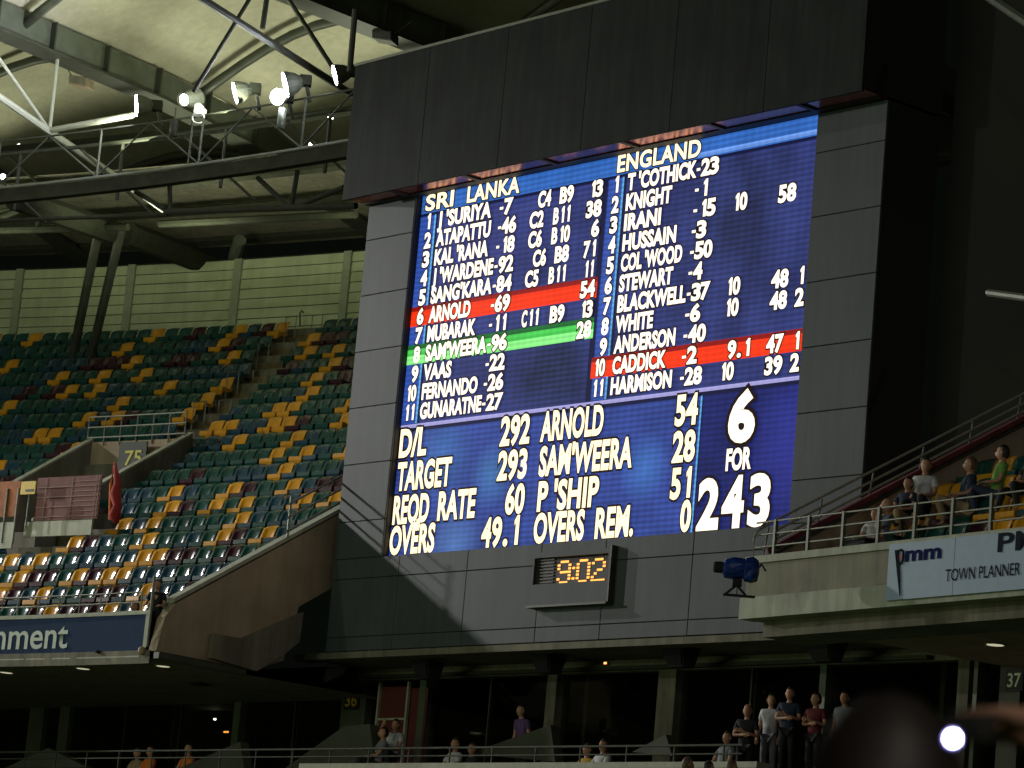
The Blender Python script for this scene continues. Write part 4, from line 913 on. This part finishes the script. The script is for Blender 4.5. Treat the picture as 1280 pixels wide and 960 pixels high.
# small lights
for k, (px, py, r_, rg, lab) in enumerate([(24, 184, .16, 88, 'tiny bright lamp at the far left behind the truss'), (4, 221, .13, 86, 'tiny white lamp at the left edge of view above the catwalk beam'), (414, 145, .15, 86, 'small yellowish lamp near the scoreboard hood edge'), (390, 181, .12, 84, 'small white lamp sitting on catwalk beam near the scoreboard')]):
    c = at_ring(px, py, rg); s_ = thing('small_lamp', lab, 'lamp', c, 'small roof lamps')
    to = np.array([-.2, -1, -.2]); MB().poly(disc(c + to*.03, to, r_*.7, 8)).build('lens', M['lens2'], s_)
    mb = MB(); mb.tube([c+to*.02, c-to*.2], [r_, r_*.6], 8); mb.build('lamp_case', M['steel_d'], s_)
# hanging cylinders
for (px, py, h2, lab) in ((352, 148, .55, 'pale grey cylinder hanging below the large floodlights'), (217, 160, .45, 'dim grey cylinder hanging under the gantry near the second upright')):
    c = at_ring(px, py, RC-.2); s_ = thing('hanging_cylinder', lab, 'speaker', c); MB().tube([c-ZV*h2/2, c+ZV*h2/2], .11, 10).build('case', M['steel'] if px > 300 else M['steel_d'], s_, True); MB().tube([c+ZV*h2/2, c+ZV*(h2/2+.35)], .02, 6).build('hanger', M['steel_d'], s_)
# box speakers under roof
for (px, py, rg, m_, lab) in ((101, 103, 84, 'cream_box', 'cream box loudspeaker hung from wires beneath the left roof girder'), (481, 46, 84, 'steel_d', 'dark box loudspeaker hung from wires above the scoreboard hood corner')):
    c = at_ring(px, py, rg); s_ = thing('hanging_speaker', lab, 'speaker', c)
    ax = np.array([.93, -.36, 0]); cx_ = np.array([-.36, -.93, 0]); Fz = Frame(c, ax, cx_)
    MB().hexa([Fz(-.27, -.10, -.25), Fz(.33, -.20, -.25), Fz(.33, -.20, .25), Fz(-.27, -.10, .25), Fz(-.30, .17, -.25), Fz(.30, .08, -.25), Fz(.30, .08, .25), Fz(-.30, .17, .25)]).build('case', M[m_], s_, bevel=.02)
    MB().hexa([Fz(-.24, -.07, .26), Fz(.30, -.17, .26), Fz(.30, -.17, .275), Fz(-.24, -.07, .275), Fz(-.27, .14, .26), Fz(.27, .05, .26), Fz(.27, .05, .275), Fz(-.27, .14, .275)]).build('grille', M['bracket'] if px > 300 else M['fasc'], s_)
    MB().tube([Fz(-.28, .15, 0), Fz(-.65, .62, 0)], .014, 5).build('wire', M['steel_d'], s_); MB().tube([Fz(.28, .07, 0), Fz(.75, .42, 0)], .014, 5).build('wire', M['steel_d'], s_)

# ================================================================== PEOPLE
def skin_mesh(nodes, edges, sub=1):
    names = list(nodes); idx = {n: k for k, n in enumerate(names)}
    me = bpy.data.meshes.new('b'); me.from_pydata([nodes[n][0] for n in names], [(idx[a], idx[b]) for a, b in edges], [])
    ob = bpy.data.objects.new('b', me); COL.objects.link(ob)
    ob.modifiers.new('s', 'SKIN'); sv = me.skin_vertices[0].data
    for k, n in enumerate(names): r = nodes[n][1]; sv[k].radius = r if isinstance(r, tuple) else (r, r); sv[k].use_root = (k == 0)
    if sub: m = ob.modifiers.new('u', 'SUBSURF'); m.levels = sub
    dg = bpy.context.evaluated_depsgraph_get(); out = bpy.data.meshes.new_from_object(ob.evaluated_get(dg)); bpy.data.objects.remove(ob); bpy.data.meshes.remove(me)
    return out
def head_bm(bm, c, yaw, s=1.0, mi=0):
    g_ = bmesh.ops.create_uvsphere(bm, u_segments=16, v_segments=12, radius=1.0)['verts']
    R = Matrix.Rotation(yaw, 4, 'Z')
    for v in g_:
        x, y, z = v.co
        jaw = 1 - .28*max(0, -z)**1.5; x2, y2, z2 = x*.076*jaw, y*.096*(1-.1*max(0, -z)), z*.122
        if y < -.75 and abs(x) < .32 and -.35 < z < .25: y2 -= .022*(1-abs(x)/.32)          # nose
        if y < -.5 and .1 < z < .35 and .2 < abs(x) < .62: y2 += .008                         # eye sockets
        v.co = R @ Vector((x2*s, y2*s, z2*s)) + Vector(c)
    def ball(p, r, m):
        gg = bmesh.ops.create_icosphere(bm, subdivisions=1, radius=1)['verts']
        for v in gg: v.co = R @ Vector(((v.co.x*r[0]+p[0])*s, (v.co.y*r[1]+p[1])*s, (v.co.z*r[2]+p[2])*s)) + Vector(c)
        for f in {f for v in gg for f in v.link_faces}: f.material_index = m
    for sx in (-1, 1):
        ball((sx*.078, .005, .0), (.012, .022, .032), 0); ball((sx*.030, -.083, .025), (.014, .010, .008), 1)
    ball((0, -.088, -.055), (.024, .010, .007), 2)
def person_meshes(pose, arms, yaw=0.0, long=False):
    """local frame: feet at z=0, facing -y"""
    sit = pose == 'sit'
    H = .50 if sit else .95; lean = .10 if pose == 'lean' else (-.10 if sit else 0)
    N = {}
    N['pelvis'] = ((0, 0, H), (.145, .105)); N['waist'] = ((0, -lean*.4, H+.18), (.13, .095)); N['chest'] = ((0, -lean, H+.36), (.155, .11)); N['neckb'] = ((0, -lean*1.1, H+.50), (.075, .07)); N['neck'] = ((0, -lean*1.2-.01, H+.54), (.06, .06)); N['headb'] = ((0, -lean*1.3-.015, H+.60), (.06, .065))
    E = [('pelvis', 'waist'), ('waist', 'chest'), ('chest', 'neckb'), ('neckb', 'neck'), ('neck', 'headb')]
    for s, t in ((-1, 'l'), (1, 'r')):
        N['sh'+t] = ((s*.175, -lean, H+.45), (.065, .062))
        am = arms[0 if s < 0 else 1] if isinstance(arms, tuple) else arms
        if am == 'down': el, wr = (s*.235, .03-lean, H+.17), (s*.235, -.06-lean, H-.07)
        elif am == 'folded': el, wr = (s*.245, -.05-lean, H+.18), (-s*.02, -.22-lean, H+.22+.03*s)
        elif am == 'face': el, wr = (s*.22, -.20-lean, H+.22), (s*.08, -.18-lean, H+.50)
        elif am == 'knee': el, wr = (s*.23, -.14-lean, H+.18), (s*.13, -.36-lean, H+.12)
        elif am == 'rest': el, wr = (s*.25, -.05-lean, H+.18), (s*.20, -.28-lean, H+.14)
        elif am == 'reach': el, wr = (s*.2, -.27-lean, H+.56), (s*.10, -.50-lean, H+.60)
        elif am == 'up': el, wr = (s*.30, -.18-lean, H+.42), (s*.16, -.30-lean, H+.66)
        N['el'+t] = (el, .042); N['wr'+t] = (wr, .028)
        d = Vector(wr)-Vector(el); d.normalize(); sd = Vector((s, 0, 0)); pm = Vector(wr)+d*.055; N['pa'+t] = (tuple(pm), (.036, .02)); dn = d.cross(sd)
        E += [('chest', 'sh'+t), ('sh'+t, 'el'+t), ('el'+t, 'wr'+t), ('wr'+t, 'pa'+t)]
        side = d.cross(Vector((0, 1, 0))) if abs(d.y) < .9 else Vector((1, 0, 0))
        side.normalize(); curl = side.cross(d).normalized()
        for q in range(4):
            L = (.075, .088, .082, .062)[q]; b0 = pm + side*(q-1.5)*.019 + d*.028; k1 = b0 + d*L*.5 + curl*.006; k2 = b0 + d*L*.85 + curl*.03
            N['f%d%s' % (q, t)] = (tuple(b0), .0105); N['g%d%s' % (q, t)] = (tuple(k1), .0098); N['h%d%s' % (q, t)] = (tuple(k2), .0085); E += [('pa'+t, 'f%d%s' % (q, t)), ('f%d%s' % (q, t), 'g%d%s' % (q, t)), ('g%d%s' % (q, t), 'h%d%s' % (q, t))]
        tb = Vector(wr) + d*.03 - side*.038; N['th'+t] = (tuple(tb), .0115); N['ti'+t] = (tuple(tb + d*.04 - side*.018 + curl*.015), .0095); E += [('wr'+t, 'th'+t), ('th'+t, 'ti'+t)]
        N['hip'+t] = ((s*.085, -.01, H-.06), .09)
        if sit: kn, an = (s*.15-.02, -.45-.03*s, H+.03+.05*s), (s*.16-.03, -.42+.10*s, .09+.04*(s+1))
        else: kn, an = (s*.10, -.015, .50), (s*.105, .02, .09)
        N['kn'+t] = (kn, .058); N['cf'+t] = (tuple((np.array(kn)*.6+np.array(an)*.4) + np.array([0, .02, 0])), .055); N['an'+t] = (an, .035); N['to'+t] = ((an[0]+s*.01, an[1]-.16, .04), (.04, .028))
        E += [('pelvis', 'hip'+t), ('hip'+t, 'kn'+t), ('kn'+t, 'cf'+t), ('cf'+t, 'an'+t), ('an'+t, 'to'+t)]
    body = skin_mesh(N, E)
    hc = (0, -lean*1.3-.03, H+.685)
    bm = bmesh.new(); bm.from_mesh(body); head_bm(bm, hc, yaw, 1.12); bm.to_mesh(body); bm.free()
    def grow(n, k, add): p, r = N[n]; return (p, tuple(x*k+add for x in r) if isinstance(r, tuple) else r*k+add)
    top = ['pelvis', 'waist', 'chest', 'neckb']; N['hem'] = ((0, 0, H-.10), (.175, .135)); S = {n: grow(n, 1.08, .018) for n in top}; S['hem'] = N['hem']; S['neckb'] = (N['neckb'][0], (.10, .09)); SE = [('hem', 'pelvis'), ('pelvis', 'waist'), ('waist', 'chest'), ('chest', 'neckb')]
    S = {'chest': S['chest'], **{k: v for k, v in S.items() if k != 'chest'}}
    for t in 'lr':
        S['sh'+t] = grow('sh'+t, 1.08, .016)
        if long: S['ls'+t] = (N['el'+t][0], .062); S['lw'+t] = (N['wr'+t][0], .048); SE += [('chest', 'sh'+t), ('sh'+t, 'ls'+t), ('ls'+t, 'lw'+t)]; continue
        mid = tuple(np.array(N['sh'+t][0])*.35+np.array(N['el'+t][0])*.65); S['sl'+t] = (mid, .066); SE += [('chest', 'sh'+t), ('sh'+t, 'sl'+t)]
    shirt = skin_mesh(S, SE)
    T = {'pelvis': grow('pelvis', 1.03, .012)}; TE = []
    for t in 'lr':
        for n in ('hip', 'kn', 'cf'): T[n+t] = grow(n+t, 1.05, .014)
        T['an'+t] = (N['an'+t][0], .055); TE += [('pelvis', 'hip'+t), ('hip'+t, 'kn'+t), ('kn'+t, 'cf'+t), ('cf'+t, 'an'+t)]
    trous = skin_mesh(T, TE)
    hb = bmesh.new(); gg = bmesh.ops.create_uvsphere(hb, u_segments=16, v_segments=10, radius=1)['verts']; R = Matrix.Rotation(yaw, 4, 'Z')
    dele = [v for v in gg if (v.co.y < -.35 and v.co.z < .38) or v.co.z < -.6]
    for v in gg: v.co = R @ Vector((v.co.x*.096, v.co.y*.116+.008, v.co.z*.148+.008)) + Vector(hc)
    bmesh.ops.delete(hb, geom=dele, context='VERTS'); hair = bpy.data.meshes.new('hair'); hb.to_mesh(hair); hb.free()
    sh = bmesh.new()
    for t in 'lr':
        a = Vector(N['an'+t][0]); gg = bmesh.ops.create_cube(sh, size=1)['verts']
        for v in gg: v.co = Vector((v.co.x*(.10 if v.co.z < 0 else .075)+a.x, v.co.y*.28+a.y-.07, v.co.z*(.09 if v.co.y > 0 else .06)+.05))
    bmesh.ops.bevel(sh, geom=sh.edges[:], offset=.015, segments=2, affect='EDGES'); shoe = bpy.data.meshes.new('shoes'); sh.to_mesh(shoe); sh.free()
    for m_ in (body, shirt, trous, hair, shoe): m_.polygons.foreach_set('use_smooth', [True]*len(m_.polygons)); m_.materials.clear()
    return body, shirt, trous, hair, shoe
PM = {}
def person(label, loc, face, pose, arms, shirt, trousers='black', hair='hair', yaw=0.0, scale=1.0, group=None, long=False):
    key = (pose, arms, yaw, long)
    if key not in PM: PM[key] = person_meshes(pose, arms, yaw, long)
    body, sh, tr_, hr, so = [m.copy() for m in PM[key]]
    r_ = local('person', label, 'person', loc, face, group); r_.scale = (scale,)*3
    for m in (M['skin'], M['eye'], M['red']): body.materials.append(m)
    link('body', body, M['skin'], r_, True); link('shirt', sh, M['c_'+shirt], r_, True); link('trousers', tr_, M['c_'+trousers], r_, True); link('shoes', so, M['c_black'], r_, True)
    if hair: link('hair', hr, M[hair], r_, True)
    return r_
fo = math.atan2(-OR[1], -OR[0]) + math.pi/2           # facing the pitch (down the right tier)
def rp(px, py, i, dz=0):                                 # a seated head at pixel -> seat position in row i of the right tier
    c_ = .72 + i*1.0; p = at_plane(px, py, FR(0, 0, c_), OR); return p
def seated(label, px, py, i, **kw):                      # py: centre of head
    p = rp(px, py, i); p = np.array([p[0], p[1], p[2]-1.185*kw.get('scale', 1.0)]); return person(label, p, fo + kw.pop('turn', 0), 'sit', kw.pop('arms', 'knee'), kw.pop('shirt'), **kw)
GP = 'spectators on the right tier'
seated('bald person in grey blue shirt resting face on hand in front row of right tier', 1102, 632, .3, arms=('face', 'face'), shirt='blue', trousers='tan', hair=None, turn=-.5, group=GP)
seated('person in pale top seated lowest on right tier, nearest the camera mount', 1092, 642, .15, arms=('knee', 'knee'), shirt='white', trousers='grey', hair='hair2', turn=.5, scale=.85, group=GP)
seated('person in white tee and dark open vest facing forward on the right tier', 1155, 581, 1.6, arms='knee', shirt='white', trousers='black', turn=.55, yaw=.4, scale=1.05, group=GP)
seated('person in dark shirt seen in profile between white tee and green shirt spectators', 1206, 581, 2.0, arms='rest', shirt='navy', trousers='tan', hair='hair2', turn=-.5, yaw=-.3, scale=1.05, group=GP)
seated('person in bright green shirt with dark hair leaning back on right tier', 1246, 566, 2.4, arms='rest', shirt='green', trousers='jean', turn=-.6, yaw=-.35, scale=1.05, group=GP)
seated('person in black clothes at right edge of view on upper tier', 1287, 566, 2.4, arms='knee', shirt='black', group=GP)
seated('person in teal shirt half hidden behind the white tee spectator', 1132, 604, 1.2, arms='knee', shirt='navy', trousers='tan', turn=.3, scale=.9, group=GP)
# standing people on the concourse
GQ = 'people standing on the concourse'
fb_ = math.atan2(NB[1], NB[0]) + math.pi/2
def stander(label, px, py, n, **kw):
    sc = kw.get('scale', 1.0); p = at_board(px, py, n); p = p - ZV*1.635*sc; return person(label, p, fb_ + kw.pop('turn', 0), kw.pop('pose', 'stand'), kw.pop('arms', 'down'), kw.pop('shirt'), group=GQ, **kw)
stander('tallest standing person with folded arms in navy shirt below the right tier', 988, 868, -.6, arms='folded', shirt='navy', turn=.5)
stander('standing person in white shirt beside the folded arms person', 965, 876, -.9, arms='down', shirt='white', trousers='grey', turn=.4, yaw=.5)
stander('person in black shirt holding a cup, left of the white shirt person', 935, 889, -.3, arms='folded', shirt='black', hair=None, turn=.5)
stander('person in maroon shirt standing right of the folded arms person', 1021, 875, -.8, arms='folded', shirt='maroon', turn=.3, yaw=-.5)
stander('person in dark grey standing rightmost of the concourse group', 1057, 873, -1.0, arms='down', shirt='grey', hair='hair', turn=.2)
stander('person in purple shirt leaning against the slim column below the clock', 658, 890, -1.2, arms='down', shirt='purple', pose='lean')
def sitter(label, px, py, n, **kw):
    p = at_board(px, py, n); p = p - ZV*1.185; return person(label, p, fb_ + kw.pop('turn', 0), 'sit', kw.pop('arms', 'knee'), kw.pop('shirt'), group='people seated on the concourse', **kw)
sitter('seated person in dim grey shirt at left end of the concourse group', 905, 922, .2, shirt='grey')
sitter('seated person in white shirt near bottom below the left part of board', 565, 930, .8, shirt='white')
sitter('dim seated person next to the white shirt person at bottom', 586, 936, .6, shirt='black')
sitter('seated person in white holding up an arm by the red curtain window', 492, 906, .2, arms=('up', 'knee'), shirt='white', turn=.4)
sitter('person with dark hair at the foot of the red curtain window frame', 474, 916, .6, shirt='grey', turn=-.4)
sitter('seated person in pale shirt and yellow scarf near the wide pale column', 750, 932, 1.0, shirt='white', hair='hair')
sitter('seated person in yellow at the bottom left of the pale shirt person', 730, 937, .9, shirt='yellow')
sitter('person in orange top sitting at bottom left under the blue banner', 184, 939, 1.2, shirt='orange')
sitter('person in tan shirt left of the orange top person at bottom left', 168, 941, 1.2, shirt='tan')
sitter('dim person in orange at far bottom left', 232, 936, .8, shirt='orange')
for px, py, lb, hh in ((866, 957, 'head of spectator in front of white ledge, leftmost of three', 'hair2'), (892, 962, 'head of spectator in front of white ledge, middle of three', 'hair'), (921, 961, 'brown haired head in front of white ledge, rightmost of three', 'hair2')):
    p = at_board(px, py, 4.4) - ZV*1.185; person(lb, p, fb_ + math.pi*.9, 'sit', 'knee', 'black', hair=hh, group='spectators in front of the white ledge')
# steward by the banner end
p = pol(RR+.25, PH_END+.32, 7.72); person('dark dressed person standing at the end of blue banner by pale post', p, math.atan2(p[1]-BC[1], p[0]-BC[0]) - math.pi/2 + .6, 'lean', 'rest', 'black', scale=.9)
p = pol(RR+.55, 43.6, 7.62); person('person in white and red leaning over the front rail above blue banner', p, math.atan2(p[1]-BC[1], p[0]-BC[0]) - math.pi/2, 'sit', 'knee', 'white', 'maroon')

# ---- out-of-focus foreground
def fg(px, py, d): return at_y(px, py, d)
M['jacket'] = mat('red_jacket_cloth', (.50, .02, .02), .7); M['c_jacket'] = M['jacket']
p = fg(1090, 1046, 3.8); person('blurred dark haired head of near spectator at bottom right', p - ZV*1.185, math.pi, 'sit', 'knee', 'black', hair='hair')
p = fg(1655, 872, 4.8); person('blurred near person in red jacket reaching both hands forward to a small camera', p - ZV*1.185, -math.pi/2 - .04, 'sit', 'reach', 'jacket', hair='hair', long=True)
pc = thing('compact_camera', 'blurred small dark camera with shining lamp held up at bottom right', 'camera', fg(1200, 915, 3.6))
c = fg(1213, 910, 2.9); Fz = Frame(c, (.8, -.6, 0), (-.6, -.8, 0)); MB().box(Fz, -.022, .022, -.014, .014, -.010, .010).build('camera_body', M['bracket'], pc, bevel=.004)
c = fg(1191, 923, 2.85); MB().poly(disc(c, (-.1, -1, -.05), .0024, 12)).build('lamp', mat('flash_lamp', (.8, .8, .8), .3, emit=(.9, .92, 1), estr=70), pc)
MB().poly(disc(c+np.array([0, .002, 0]), (-.1, -1, -.05), .0045, 12)).build('lamp_halo', mat('violet_halo_glow', (.3, .3, .6), .3, emit=(.22, .12, 1), estr=3), pc)  # added glowing disc that paints the violet halo around the lamp
MB().tube([c+np.array([0, .004, 0]), c+np.array([.01, .03, .01])], [.005, .005], 10).build('lamp_case', M['speaker'], pc)
